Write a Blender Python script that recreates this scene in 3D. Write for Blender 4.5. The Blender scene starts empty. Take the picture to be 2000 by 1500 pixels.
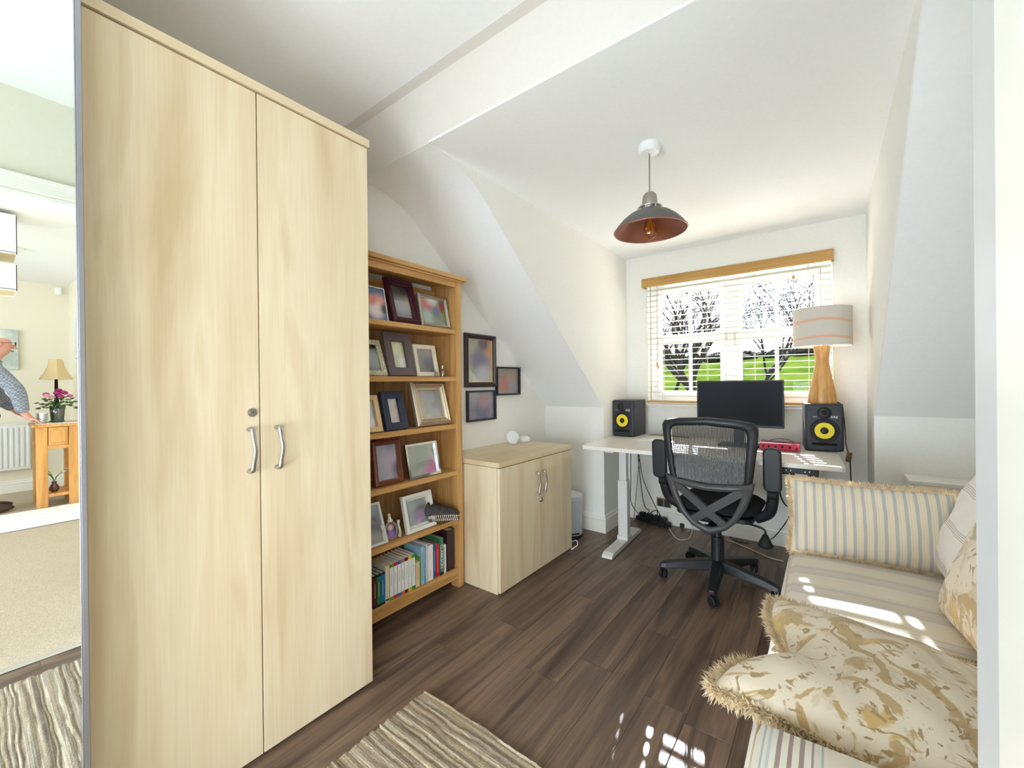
import bpy, bmesh, math, random
from mathutils import Vector, Matrix, Euler
random.seed(7)
PI = math.pi
sc = bpy.context.scene
COL = sc.collection

# ------------------------------------------------------------------ camera
CAMH = 1.18
YAW, PITCH, ROLL, FPX = 0.65016, -0.002485, -0.010306, 807.78
_f = Vector((-math.sin(YAW)*math.cos(PITCH), math.cos(YAW)*math.cos(PITCH), math.sin(PITCH)))
_r = Vector((math.cos(YAW), math.sin(YAW), 0)); _u = _r.cross(_f)
_c, _s = math.cos(ROLL), math.sin(ROLL)
CR, CU, CF = _c*_r + _s*_u, -_s*_r + _c*_u, _f
cam_data = bpy.data.cameras.new('camera'); cam = bpy.data.objects.new('camera', cam_data); COL.objects.link(cam)
cam_data.sensor_width = 36; cam_data.lens = FPX/2000*36; cam_data.clip_start = 0.01; cam_data.clip_end = 500
mw = Matrix((CR, CU, -CF)).transposed().to_4x4(); mw.translation = (0, 0, CAMH)
cam.matrix_world = mw
sc.camera = cam

# pixel helpers (2000x1500 frame): a pixel gives a direction, the plane it lies on gives the distance
def ray(px, py): return CR*((px-1000)/FPX) - CU*((py-750)/FPX) + CF
O = Vector((0, 0, CAMH))
def onz(px, py, z=0.0): d = ray(px, py); return O + d*((z-CAMH)/d.z)
def onx(px, py, x): d = ray(px, py); return O + d*(x/d.x)
def ony(px, py, y): d = ray(px, py); return O + d*(y/d.y)

# ------------------------------------------------------------------ world, sun, exposure
SKY, SUN, EXPO = .75, 19.5, 1.55
sc.view_settings.view_transform = 'Standard'; sc.view_settings.look = 'None'
sc.view_settings.exposure = EXPO; sc.view_settings.gamma = 1.0; sc.view_settings.use_curve_mapping = False
sc.cycles.use_denoising = True
sc.cycles.max_bounces = 10; sc.cycles.diffuse_bounces = 6; sc.cycles.glossy_bounces = 4; sc.cycles.transparent_max_bounces = 12
sc.cycles.sample_clamp_indirect = 20
wd = bpy.data.worlds.new('sky'); sc.world = wd; wd.use_nodes = True
nt = wd.node_tree; nt.nodes.clear()
wo = nt.nodes.new('ShaderNodeOutputWorld'); bg = nt.nodes.new('ShaderNodeBackground')
tc = nt.nodes.new('ShaderNodeTexCoord'); nz = nt.nodes.new('ShaderNodeTexNoise'); rp = nt.nodes.new('ShaderNodeValToRGB')
nz.inputs['Scale'].default_value = 2.5; nz.inputs['Detail'].default_value = 5
rp.color_ramp.elements[0].position = .35; rp.color_ramp.elements[0].color = (.80, .89, 1, 1)
rp.color_ramp.elements[1].position = .6; rp.color_ramp.elements[1].color = (1, .99, .98, 1)
nt.links.new(tc.outputs['Generated'], nz.inputs['Vector']); nt.links.new(nz.outputs['Fac'], rp.inputs['Fac'])
nt.links.new(rp.outputs['Color'], bg.inputs['Color']); bg.inputs['Strength'].default_value = SKY
nt.links.new(bg.outputs['Background'], wo.inputs['Surface'])
sd = bpy.data.lights.new('sun', 'SUN'); sd.energy = SUN; sd.angle = .009; sd.color = (.97, .985, 1)
so = bpy.data.objects.new('sun', sd); COL.objects.link(so)
so.rotation_euler = Vector((.24, -1, -.62)).to_track_quat('-Z', 'Y').to_euler(); so.location = (-3, 8, 6)

def fill_lamp(name, loc, direction, sx, sy, watts, col=(.84, .93, 1), spread=180):
    l = bpy.data.lights.new(name, 'AREA'); l.shape = 'RECTANGLE'; l.size = sx; l.size_y = sy; l.energy = watts; l.color = col; l.spread = math.radians(spread)
    o = bpy.data.objects.new(name, l); COL.objects.link(o); o.location = loc
    o.rotation_euler = Vector(direction).to_track_quat('-Z', 'Z').to_euler()
# fill lamps added behind the camera, shining through openings added with them
fill_lamp('added back fill', (-.63, -1.72, .62), (0, 1, -.05), 1.3, 1.1, 31)
fill_lamp('added door wall fill', (.25, -1.08, 1.0), (-1, .1, .15), .75, 1.5, 11)
fill_lamp('added landing fill', (2.4, -2.45, 1.5), (0, 1, -.2), 3.0, 1.6, 30)

# ------------------------------------------------------------------ helpers: materials
def lin(*c): return tuple(((v/255)/12.92 if v/255 <= .04045 else ((v/255+.055)/1.055)**2.4) for v in c) + (1,)
MATS = {}
def new_mat(name):
    m = bpy.data.materials.new(name); m.use_nodes = True
    b = m.node_tree.nodes['Principled BSDF']; return m, m.node_tree, b
def ramp(nt, stops, interp='LINEAR'):
    n = nt.nodes.new('ShaderNodeValToRGB'); cr = n.color_ramp; cr.interpolation = interp
    while len(cr.elements) > 1: cr.elements.remove(cr.elements[-1])
    cr.elements[0].position = stops[0][0]; cr.elements[0].color = stops[0][1]
    for p, c in stops[1:]:
        e = cr.elements.new(p); e.color = c
    return n
def coords(nt, scale=(1, 1, 1), rnd=True, kind='Object'):
    t = nt.nodes.new('ShaderNodeTexCoord'); mp = nt.nodes.new('ShaderNodeMapping'); mp.inputs['Scale'].default_value = scale
    nt.links.new(t.outputs[kind], mp.inputs['Vector'])
    if rnd:
        oi = nt.nodes.new('ShaderNodeObjectInfo'); mu = nt.nodes.new('ShaderNodeMath'); mu.operation = 'MULTIPLY'; mu.inputs[1].default_value = 37
        nt.links.new(oi.outputs['Random'], mu.inputs[0]); nt.links.new(mu.outputs[0], mp.inputs['Location'])
    return mp.outputs['Vector']
def bump(nt, b, height, strength=.3, dist=.002):
    n = nt.nodes.new('ShaderNodeBump'); n.inputs['Strength'].default_value = strength; n.inputs['Distance'].default_value = dist
    nt.links.new(height, n.inputs['Height']); nt.links.new(n.outputs['Normal'], b.inputs['Normal'])
def M(name, col, rough=.5, metal=0., nscale=0, namt=.08, nbump=0, trans=0, emit=None, spec=.5, sheen=0, coat=0):
    if name in MATS: return MATS[name]
    m, nt, b = new_mat(name)
    c = lin(*col); b.inputs['Base Color'].default_value = c; b.inputs['Roughness'].default_value = rough; b.inputs['Metallic'].default_value = metal
    b.inputs['Specular IOR Level'].default_value = spec; b.inputs['Transmission Weight'].default_value = trans
    b.inputs['Sheen Weight'].default_value = sheen; b.inputs['Coat Weight'].default_value = coat
    if nscale:
        v = coords(nt); n = nt.nodes.new('ShaderNodeTexNoise'); n.inputs['Scale'].default_value = nscale; n.inputs['Detail'].default_value = 4
        nt.links.new(v, n.inputs['Vector'])
        lo = tuple(x*(1-namt) for x in c[:3])+(1,); hi = tuple(min(1, x*(1+namt)) for x in c[:3])+(1,)
        r = ramp(nt, [(.3, lo), (.7, hi)]); nt.links.new(n.outputs['Fac'], r.inputs['Fac']); nt.links.new(r.outputs['Color'], b.inputs['Base Color'])
        if nbump: bump(nt, b, n.outputs['Fac'], nbump)
    if emit: b.inputs['Emission Color'].default_value = lin(*col); b.inputs['Emission Strength'].default_value = emit
    MATS[name] = m; return m
def wood(name, cols, grain=(12, 12, .8), fine=(90, 90, 2.2), rough=.45, bumpy=.15, finemix=.35, knots=None, rndv=0):
    if name in MATS: return MATS[name]
    m, nt, b = new_mat(name); b.inputs['Roughness'].default_value = rough
    n = nt.nodes.new('ShaderNodeTexNoise'); n.inputs['Scale'].default_value = 1; n.inputs['Detail'].default_value = 6; n.inputs['Distortion'].default_value = .8
    nt.links.new(coords(nt, grain), n.inputs['Vector'])
    k = len(cols); r = ramp(nt, [(.28+.44*i/(k-1), lin(*c)) for i, c in enumerate(cols)]); nt.links.new(n.outputs['Fac'], r.inputs['Fac'])
    f = nt.nodes.new('ShaderNodeTexNoise'); f.inputs['Scale'].default_value = 1; f.inputs['Detail'].default_value = 3
    nt.links.new(coords(nt, fine), f.inputs['Vector'])
    fr = ramp(nt, [(.3, (.55, .55, .55, 1)), (.62, (1, 1, 1, 1))]); nt.links.new(f.outputs['Fac'], fr.inputs['Fac'])
    mx = nt.nodes.new('ShaderNodeMix'); mx.data_type = 'RGBA'; mx.blend_type = 'MULTIPLY'; mx.inputs['Factor'].default_value = finemix
    nt.links.new(r.outputs['Color'], mx.inputs['A']); nt.links.new(fr.outputs['Color'], mx.inputs['B'])
    out = mx.outputs['Result']
    if knots:
        vo = nt.nodes.new('ShaderNodeTexNoise'); vo.inputs['Scale'].default_value = 1; vo.inputs['Detail'].default_value = 2
        nt.links.new(coords(nt, knots), vo.inputs['Vector'])
        kr = ramp(nt, [(.66, (1, 1, 1, 1)), (.76, (.35, .33, .32, 1))]); nt.links.new(vo.outputs['Fac'], kr.inputs['Fac'])
        m2 = nt.nodes.new('ShaderNodeMix'); m2.data_type = 'RGBA'; m2.blend_type = 'MULTIPLY'; m2.inputs['Factor'].default_value = .9
        nt.links.new(out, m2.inputs['A']); nt.links.new(kr.outputs['Color'], m2.inputs['B']); out = m2.outputs['Result']
    if rndv:
        oi = nt.nodes.new('ShaderNodeObjectInfo'); hs = nt.nodes.new('ShaderNodeHueSaturation'); mr = nt.nodes.new('ShaderNodeMapRange')
        mr.inputs['To Min'].default_value = 1-rndv; mr.inputs['To Max'].default_value = 1+rndv
        nt.links.new(oi.outputs['Random'], mr.inputs['Value']); nt.links.new(mr.outputs['Result'], hs.inputs['Value'])
        nt.links.new(out, hs.inputs['Color']); out = hs.outputs['Color']
    nt.links.new(out, b.inputs['Base Color'])
    bump(nt, b, f.outputs['Fac'], bumpy, .0015)
    MATS[name] = m; return m
def stripes(name, axis, period, stops, rough=.85, wob=0, weave=True):
    m, nt, b = new_mat(name); b.inputs['Roughness'].default_value = rough; b.inputs['Sheen Weight'].default_value = .2
    v = coords(nt, rnd=False)
    if wob:
        n = nt.nodes.new('ShaderNodeTexNoise'); n.inputs['Scale'].default_value = 9; nt.links.new(v, n.inputs['Vector'])
        sub = nt.nodes.new('ShaderNodeVectorMath'); sub.operation = 'SUBTRACT'; sub.inputs[1].default_value = (.5, .5, .5); nt.links.new(n.outputs['Color'], sub.inputs[0])
        scl = nt.nodes.new('ShaderNodeVectorMath'); scl.operation = 'SCALE'; scl.inputs['Scale'].default_value = wob; nt.links.new(sub.outputs[0], scl.inputs[0])
        ad = nt.nodes.new('ShaderNodeVectorMath'); nt.links.new(v, ad.inputs[0]); nt.links.new(scl.outputs[0], ad.inputs[1]); v = ad.outputs[0]
    sp = nt.nodes.new('ShaderNodeSeparateXYZ'); nt.links.new(v, sp.inputs[0])
    d = nt.nodes.new('ShaderNodeMath'); d.operation = 'MULTIPLY'; d.inputs[1].default_value = 1/period; nt.links.new(sp.outputs[axis], d.inputs[0])
    a = nt.nodes.new('ShaderNodeMath'); a.operation = 'ADD'; a.inputs[1].default_value = 50; nt.links.new(d.outputs[0], a.inputs[0])
    fr = nt.nodes.new('ShaderNodeMath'); fr.operation = 'FRACT'; nt.links.new(a.outputs[0], fr.inputs[0])
    r = ramp(nt, [(p, lin(*c)) for p, c in stops], 'CONSTANT'); nt.links.new(fr.outputs[0], r.inputs['Fac'])
    nt.links.new(r.outputs['Color'], b.inputs['Base Color'])
    if weave:
        w = nt.nodes.new('ShaderNodeTexNoise'); w.inputs['Scale'].default_value = 350; nt.links.new(v, w.inputs['Vector']); bump(nt, b, w.outputs['Fac'], .25, .001)
    MATS[name] = m; return m
def photo(name, base, blobs, rough=.25):
    """a printed picture: soft patches of colour. local x,z in metres from the lower left corner, r soft radius"""
    m, nt, b = new_mat(name); b.inputs['Roughness'].default_value = rough
    t = nt.nodes.new('ShaderNodeTexCoord'); n = nt.nodes.new('ShaderNodeTexNoise'); n.inputs['Scale'].default_value = 25; n.inputs['Detail'].default_value = 3
    nt.links.new(t.outputs['Object'], n.inputs['Vector'])
    c0 = lin(*base); r = ramp(nt, [(.3, tuple(x*.8 for x in c0[:3])+(1,)), (.7, tuple(min(1, x*1.15) for x in c0[:3])+(1,))])
    nt.links.new(n.outputs['Fac'], r.inputs['Fac']); out = r.outputs['Color']
    for (x, z, rad, col) in blobs:
        dd = nt.nodes.new('ShaderNodeVectorMath'); dd.operation = 'DISTANCE'; dd.inputs[1].default_value = (x, 0, z); nt.links.new(t.outputs['Object'], dd.inputs[0])
        mr = nt.nodes.new('ShaderNodeMapRange'); mr.interpolation_type = 'SMOOTHSTEP'
        mr.inputs['From Min'].default_value = rad*.35; mr.inputs['From Max'].default_value = rad*1.3; mr.inputs['To Min'].default_value = 1; mr.inputs['To Max'].default_value = 0
        nt.links.new(dd.outputs['Value'], mr.inputs['Value'])
        mx = nt.nodes.new('ShaderNodeMix'); mx.data_type = 'RGBA'; mx.inputs['B'].default_value = lin(*col)
        nt.links.new(mr.outputs['Result'], mx.inputs['Factor']); nt.links.new(out, mx.inputs['A']); out = mx.outputs['Result']
    nt.links.new(out, b.inputs['Base Color']); return m
def glass(name, tint=(255, 255, 255), refl=.06):
    if name in MATS: return MATS[name]
    m = bpy.data.materials.new(name); m.use_nodes = True; nt = m.node_tree; nt.nodes.clear()
    o = nt.nodes.new('ShaderNodeOutputMaterial'); t = nt.nodes.new('ShaderNodeBsdfTransparent'); g = nt.nodes.new('ShaderNodeBsdfGlossy'); x = nt.nodes.new('ShaderNodeMixShader')
    t.inputs['Color'].default_value = lin(*tint); g.inputs['Roughness'].default_value = .02; x.inputs['Fac'].default_value = refl
    nt.links.new(t.outputs[0], x.inputs[1]); nt.links.new(g.outputs[0], x.inputs[2]); nt.links.new(x.outputs[0], o.inputs['Surface'])
    MATS[name] = m; return m

# ------------------------------------------------------------------ helpers: geometry
class MB:
    def __init__(s): s.v = []; s.f = []
    def add(s, vs, fs):
        o = len(s.v); s.v += [tuple(v) for v in vs]; s.f += [tuple(i+o for i in f) for f in fs]; return s
    def bx(s, x0, x1, y0, y1, z0, z1):
        return s.add([(x0,y0,z0),(x1,y0,z0),(x1,y1,z0),(x0,y1,z0),(x0,y0,z1),(x1,y0,z1),(x1,y1,z1),(x0,y1,z1)],
                     [(0,3,2,1),(4,5,6,7),(0,1,5,4),(1,2,6,5),(2,3,7,6),(3,0,4,7)])
    def obx(s, c, size, R):
        x, y, z = [d/2 for d in size]; R = R.to_matrix() if isinstance(R, Euler) else R
        pts = [Vector(c)+R @ Vector(p) for p in ((-x,-y,-z),(x,-y,-z),(x,y,-z),(-x,y,-z),(-x,-y,z),(x,-y,z),(x,y,z),(-x,y,z))]
        return s.add(pts, [(0,3,2,1),(4,5,6,7),(0,1,5,4),(1,2,6,5),(2,3,7,6),(3,0,4,7)])
    def tube(s, pts, r, n=8, closed=False, cap=True, flat=None):
        pts = [Vector(p) for p in pts]; k = len(pts); rs = r if isinstance(r, (list, tuple)) else [r]*k
        rings = []; up = None
        for i, p in enumerate(pts):
            a = pts[(i-1) % k] if (closed or i > 0) else p; b = pts[(i+1) % k] if (closed or i < k-1) else p
            t = (b-a).normalized() if (b-a).length > 1e-9 else Vector((0,0,1))
            if up is None: up = Vector((0,0,1)) if abs(t.z) < .9 else Vector((1,0,0))
            x = t.cross(up)
            if x.length < 1e-6: x = t.orthogonal()
            x.normalize(); y = x.cross(t).normalized(); up = y
            fy = flat if flat else 1
            rings.append([p + x*(rs[i]*math.cos(2*PI*j/n)) + y*(rs[i]*fy*math.sin(2*PI*j/n)) for j in range(n)])
        vs = [v for g in rings for v in g]; fs = []
        for i in range(k if closed else k-1):
            for j in range(n):
                i2 = (i+1) % k; fs.append((i*n+j, i*n+(j+1) % n, i2*n+(j+1) % n, i2*n+j))
        if cap and not closed: fs += [tuple(range(n-1, -1, -1)), tuple((k-1)*n+j for j in range(n))]
        return s.add(vs, fs)
    def lathe(s, prof, n=28, c=(0,0,0), capb=True, capt=True):
        vs = []; fs = []
        for r, z in prof:
            for j in range(n): vs.append((c[0]+r*math.cos(2*PI*j/n), c[1]+r*math.sin(2*PI*j/n), c[2]+z))
        for i in range(len(prof)-1):
            for j in range(n): fs.append((i*n+j, i*n+(j+1) % n, (i+1)*n+(j+1) % n, (i+1)*n+j))
        if capb: fs.append(tuple(range(n-1, -1, -1)))
        if capt: fs.append(tuple((len(prof)-1)*n+j for j in range(n)))
        return s.add(vs, fs)
    def prism(s, poly, a, b, axis='x'):
        k = len(poly)
        mk = {'x': lambda p, t: (t, p[0], p[1]), 'y': lambda p, t: (p[0], t, p[1]), 'z': lambda p, t: (p[0], p[1], t)}[axis]
        vs = [mk(p, a) for p in poly] + [mk(p, b) for p in poly]
        fs = [tuple(range(k-1, -1, -1)), tuple(range(k, 2*k))] + [(i, (i+1) % k, k+(i+1) % k, k+i) for i in range(k)]
        return s.add(vs, fs)
    def grid(s, fn, nu, nv, closeu=False):
        vs = [fn(i/nu, j/nv) for j in range(nv+1) for i in range(nu+(0 if closeu else 1))]; w = nu if closeu else nu+1
        fs = [(j*w+i, j*w+(i+1) % w, (j+1)*w+(i+1) % w, (j+1)*w+i) for j in range(nv) for i in range(nu)]
        return s.add(vs, fs)
    def sphere(s, c, r, n=12, m=8):
        r = (r, r, r) if not isinstance(r, (tuple, list)) else r
        return s.grid(lambda u, v: (c[0]+r[0]*math.cos(2*PI*u)*math.sin(PI*v), c[1]+r[1]*math.sin(2*PI*u)*math.sin(PI*v), c[2]-r[2]*math.cos(PI*v)), n, m, True)
    def map(s, fn): s.v = [tuple(fn(Vector(v))) for v in s.v]; return s
    def build(s, name, mat, parent=None, loc=None, rot=None, bevel=0, seg=2, smooth=False, kind=None, label=None, sub=0, auto=None):
        me = bpy.data.meshes.new(name); me.from_pydata(s.v, [], s.f)
        bm = bmesh.new(); bm.from_mesh(me); bmesh.ops.recalc_face_normals(bm, faces=bm.faces); bm.to_mesh(me); bm.free()
        o = bpy.data.objects.new(name, me); COL.objects.link(o)
        if mat: me.materials.append(mat)
        if parent: o.parent = parent
        if loc: o.location = loc
        if rot: o.rotation_euler = rot
        if bevel:
            b = o.modifiers.new('bevel', 'BEVEL'); b.width = bevel; b.segments = seg; b.limit_method = 'ANGLE'; b.angle_limit = .6
        if sub:
            q = o.modifiers.new('sub', 'SUBSURF'); q.levels = sub; q.render_levels = sub
        if smooth or sub:
            for p in me.polygons: p.use_smooth = True
        if auto:
            for p in me.polygons: p.use_smooth = True
            try: me.set_sharp_from_angle(angle=auto)
            except Exception: pass
        if kind: o['kind'] = kind
        if label: o['label'] = label
        return o
def tag(o, label, cat, group=None, kind=None):
    o['label'] = label; o['category'] = cat
    if group: o['group'] = group
    if kind: o['kind'] = kind
    return o
def thing(name, label, cat, loc=(0,0,0), rot=(0,0,0), group=None):
    o = bpy.data.objects.new(name, None); COL.objects.link(o); o.location = loc; o.rotation_euler = rot; o.empty_display_size = .05
    return tag(o, label, cat, group)
def struct(name, mb, mat, parent=None, **k):
    o = mb.build(name, mat, parent, **k)
    if not parent: o['kind'] = 'structure'
    return o
def arc(cx, cy, r, a0, a1, n): return [(cx+r*math.cos(a0+(a1-a0)*i/n), cy+r*math.sin(a0+(a1-a0)*i/n)) for i in range(n+1)]
def smooth_path(pts, n=8):
    P = [Vector(p) for p in pts]; out = []
    for i in range(len(P)-1):
        p0, p1, p2, p3 = P[max(i-1,0)], P[i], P[i+1], P[min(i+2, len(P)-1)]
        for k in range(n):
            t = k/n; out.append(.5*((2*p1)+(-p0+p2)*t+(2*p0-5*p1+4*p2-p3)*t*t+(-p0+3*p1-3*p2+p3)*t**3))
    out.append(P[-1]); return out
def text_mesh(parent, name, body, size, mat, loc, rot, shear=0, align='CENTER'):
    cu = bpy.data.curves.new(name, 'FONT'); cu.body = body; cu.size = size; cu.extrude = .0004; cu.align_x = align; cu.align_y = 'CENTER'; cu.shear = shear; cu.resolution_u = 3
    t = bpy.data.objects.new(name, cu); COL.objects.link(t); bpy.context.view_layer.update()
    me = bpy.data.meshes.new_from_object(t.evaluated_get(bpy.context.evaluated_depsgraph_get())); bpy.data.objects.remove(t)
    o = bpy.data.objects.new(name, me); COL.objects.link(o); me.materials.clear(); me.materials.append(mat); o.parent = parent; o.location = loc; o.rotation_euler = rot
    return o

# ------------------------------------------------------------------ materials of the room
m_wall = M('wall paint magnolia', (239, 237, 230), .85, nscale=60, namt=.015, nbump=.03)
m_ceil = M('ceiling paint white', (243, 243, 241), .9, nscale=60, namt=.012, nbump=.03)
m_trim = M('gloss trim paint', (243, 239, 228), .35)
m_upvc = M('white window frame', (240, 240, 240), .35)
m_white = M('white satin plastic', (238, 238, 236), .4)
m_black = M('black plastic', (28, 28, 31), .5, nscale=200, namt=.1, nbump=.05)
m_rubber = M('black rubber', (20, 20, 22), .7)
m_steel = M('brushed steel', (190, 188, 184), .28, 1)
m_chrome = M('chrome', (215, 215, 218), .12, 1)
m_maple = wood('maple veneer', [(212, 187, 146), (225, 204, 168), (232, 215, 183), (219, 196, 157)], (9, 9, .9), (160, 160, 3), .42, .05, .12)
m_oak = wood('oak', [(168, 118, 60), (196, 146, 84), (212, 165, 102), (184, 134, 72)], (14, 14, 1.2), (120, 120, 4), .5, .12, .3)
m_oakh = wood('oak grain along', [(168, 118, 60), (196, 146, 84), (212, 165, 102), (184, 134, 72)], (14, 1.2, 14), (120, 4, 120), .5, .12, .3)
m_plank = wood('dark floor plank', [(74, 57, 48), (104, 82, 68), (132, 106, 86), (92, 72, 60)], (16, 1.1, 16), (140, 3, 140), .38, .25, .6, knots=(9, 2.2, 9), rndv=.16)

# ------------------------------------------------------------------ the room
LW, KY, KZ, WY = -1.924, 3.007, .979, 3.50
DL, DR, ZC, ZU = -1.39, .207, 2.245, 2.45
BY, AR, DW = 1.243, .82, .10          # beam, alcove right wall, door wall face
BACK = -1.6
slope = (ZC-KZ)/(KY-1.463)
curve = [(KY, KZ)] + [(y, KZ+slope*(KY-y)) for y in (2.6, 2.2, 1.9, 1.72, 1.64)]
ye, ze = curve[-1]
for i in range(1, 9):   # rounded turn from slope to flat ceiling
    t = i/8; p0, p1, p2 = Vector((ye, ze)), Vector((1.463, ZC)), Vector((1.26, ZC))
    q = p0*(1-t)**2 + p1*2*t*(1-t) + p2*t*t; curve.append((q.x, q.y))

# floor: sub floor with a plank layer
floor = struct('floor', MB().bx(LW, AR, BACK, WY, -.06, -.012), M('subfloor', (30, 24, 20), .9))
PW = .15; edges = []
x = -.40
while x > LW: x -= PW
k = 0; fixed = {(-1.30): 1.592, (-1.0): 1.393, (-.55): 1.533}
plank_cache = {}
def plank(x0, x1, y0, y1):
    w, l = x1-x0, y1-y0; key = (round(w, 3), round(l, 3))
    if key not in plank_cache:
        b = .0022; mb = MB()
        vs = [(0,0,-.012),(w,0,-.012),(w,l,-.012),(0,l,-.012),(.0004,.0004,-b*.5),(w-.0004,.0004,-b*.5),(w-.0004,l-.0004,-b*.5),(.0004,l-.0004,-b*.5),(b,b,0),(w-b,b,0),(w-b,l-b,0),(b,l-b,0)]
        fs = [(0,3,2,1)]
        for a in (0, 4):
            fs += [(a+i, a+(i+1) % 4, a+4+(i+1) % 4, a+4+i) for i in range(4)]
        fs.append((8,9,10,11)); mb.add(vs, fs)
        me = bpy.data.meshes.new('plank'); me.from_pydata(mb.v, [], mb.f); me.materials.append(m_plank); plank_cache[key] = me
    o = bpy.data.objects.new('plank', plank_cache[key]); COL.objects.link(o); o.parent = floor; o.location = (x0, y0, 0)
while x < AR:
    x0, x1 = max(x, LW), min(x+PW, AR)
    off = next((v for kx, v in fixed.items() if abs(kx-x) < .02), None)
    if off is None: off = 1.0 + ((k*.377) % 1.22)
    L = 1.22; y = off
    while y > BACK: y -= L
    while y < WY:
        a, b = max(y, BACK), min(y+L, WY)
        if b-a > .03 and x1-x0 > .01: plank(x0, x1, a, b)
        y += L
    x += PW; k += 1

T = .06
struct('wall_left', MB().bx(LW-T, LW, BACK, KY, 0, ZU), m_wall)
struct('wall_back', MB().bx(LW, -1.28, BACK-T, BACK, 0, ZU).bx(.02, DW, BACK-T, BACK, 0, ZU).bx(-1.28, .02, BACK-T, BACK, 0, .05).bx(-1.28, .02, BACK-T, BACK, 1.2, ZU), m_wall)
struct('ceiling', MB().bx(LW, AR, BACK, 1.19, ZU, ZU+.03), m_ceil)
mb = MB(); prof = [(1.13, ZU), (1.17, ZU-.006), (1.186, ZU-.03), (BY, ZC)]
mb.prism(prof + [(BY+.02, ZC+.002), (BY+.02, ZU+.03), (1.13, ZU+.03)], LW, AR, 'x')
struct('ceiling_beam', mb, M('beam paint', (216, 211, 203), .9, nscale=60, namt=.012), auto=.5)
struct('ceiling_dormer', MB().bx(DL-.0, DR+.0, 1.24, WY, ZC, ZC+.03), m_ceil)
def slope_panel(name, x0, x1):
    pr_ = list(reversed(curve)) ; pr_ = [(BY, ZC)] + pr_
    n = len(pr_); vs = [(x0, p[0], p[1]) for p in pr_] + [(x1, p[0], p[1]) for p in pr_]
    up = [(v[0], v[1]+.02, v[2]+.03) for v in vs]
    fs = [(i, i+1, n+i+1, n+i) for i in range(n-1)] + [(2*n+i, 3*n+i, 3*n+i+1, 2*n+i+1) for i in range(n-1)]
    fs += [(i, 2*n+i, 2*n+i+1, i+1) for i in range(n-1)] + [(n+i, n+i+1, 3*n+i+1, 3*n+i) for i in range(n-1)]
    struct(name, MB().add(vs+up, fs), m_ceil, auto=.35)
slope_panel('ceiling_slope_left', LW, DL-.004); slope_panel('ceiling_slope_right', DR+.004, AR)
struct('wall_knee_left', MB().bx(LW, DL-.004, KY, KY+T, 0, KZ+.02), m_wall)
struct('wall_knee_right', MB().bx(DR+.004, AR, KY, KY+T, 0, KZ+.02), m_wall)
def cheek(name, x0, x1):
    poly = [(KY, 0), (WY, 0), (WY, ZC)] + list(reversed(curve))
    struct(name, MB().prism(poly, x0, x1, 'x'), m_wall)
cheek('wall_cheek_left', DL-.004, DL); cheek('wall_cheek_right', DR, DR+.004)
# window wall with the opening
WX0, WX1, WZ0, WZ1 = -1.205, .035, 1.0, 2.0
struct('wall_window', MB().bx(DL, WX0, WY, WY+.2, 0, ZC).bx(WX1, DR, WY, WY+.2, 0, ZC).bx(WX0, WX1, WY, WY+.2, 0, WZ0-.02).bx(WX0, WX1, WY, WY+.2, WZ1, ZC), m_wall)
struct('wall_alcove_right', MB().bx(AR, AR+T, .45, KY, 0, ZU), m_wall)
struct('wall_alcove_near', MB().bx(DW, AR, .445, .505, 0, ZU), m_wall)
# door wall with opening to the landing (seen in the mirror)
DY0, DY1, DZ = -.55, .335, 2.01; DT = .12
struct('wall_door', MB().bx(DW, DW+DT, DY1, .445, 0, ZU).bx(DW, DW+DT, BACK, -1.48, 0, ZU).bx(DW, DW+DT, -.68, DY0, 0, ZU).bx(DW, DW+DT, -1.48, -.68, 0, .2).bx(DW, DW+DT, -1.48, -.68, 1.85, ZU).bx(DW, DW+DT, DY0, DY1, DZ, ZU), M('door wall paint', (232, 228, 208), .85, nscale=60, namt=.012))
mb = MB()
for (a, b, c, d) in ((DY0-.07, DY1+.055, DZ-.005, DZ+.075),):
    mb.bx(DW-.018, DW, a, b, c+.012, d).bx(DW-.026, DW, a, b, d-.02, d).bx(DW-.012, DW+DT, a+.07, b-.055, c-.01, c+.012)
mb.bx(DW-.018, DW, DY0-.07, DY0, 0, DZ+.01).bx(DW-.016, DW, DY1-.0, DY1+.055, 0, DZ+.01).bx(DW, DW+DT, DY1-.012, DY1, 0, DZ).bx(DW, DW+DT, DY0, DY0+.012, 0, DZ)
struct('trim_1', mb, m_trim, bevel=.004)
struct('trim_2', MB().bx(DW-.005, DW+.035, DY0, DY1-.012, 0, .006), M('threshold bar', (214, 210, 205), .3, .7), bevel=.003)
# skirting boards
def skirting(name, runs):
    mb = MB()
    for (x0, y0, x1, y1) in runs:
        d = Vector((x1-x0, y1-y0, 0)); L = d.length; d.normalize(); nrm = Vector((d.y, -d.x, 0))
        pr_ = [(0, 0), (.016, 0), (.016, .095), (.019, .103), (.017, .112), (.010, .118), (.012, .128), (.006, .14), (0, .142)]
        k = len(pr_); vs = []
        for s_ in (-.0, L):
            for (o_, z) in pr_: vs.append(Vector((x0, y0, 0)) + d*(s_ + (o_ if s_ > 0 else -o_)) + nrm*o_ + Vector((0, 0, z)))
        mb.add(vs, [tuple(range(k)), tuple(range(2*k-1, k-1, -1))] + [(i, i+1, k+i+1, k+i) for i in range(k-1)])
    struct(name, mb, m_trim)
skirting('baseboard_knee_left', [(LW, KY, DL, KY)])
skirting('baseboard_cheek_left', [(DL, KY, DL, WY)])
skirting('baseboard_window', [(DL, WY, DR, WY)])
skirting('baseboard_knee_right', [(DR+.0, KY, AR, KY)])
skirting('baseboard_left', [(LW, BACK, LW, KY)])
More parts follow.
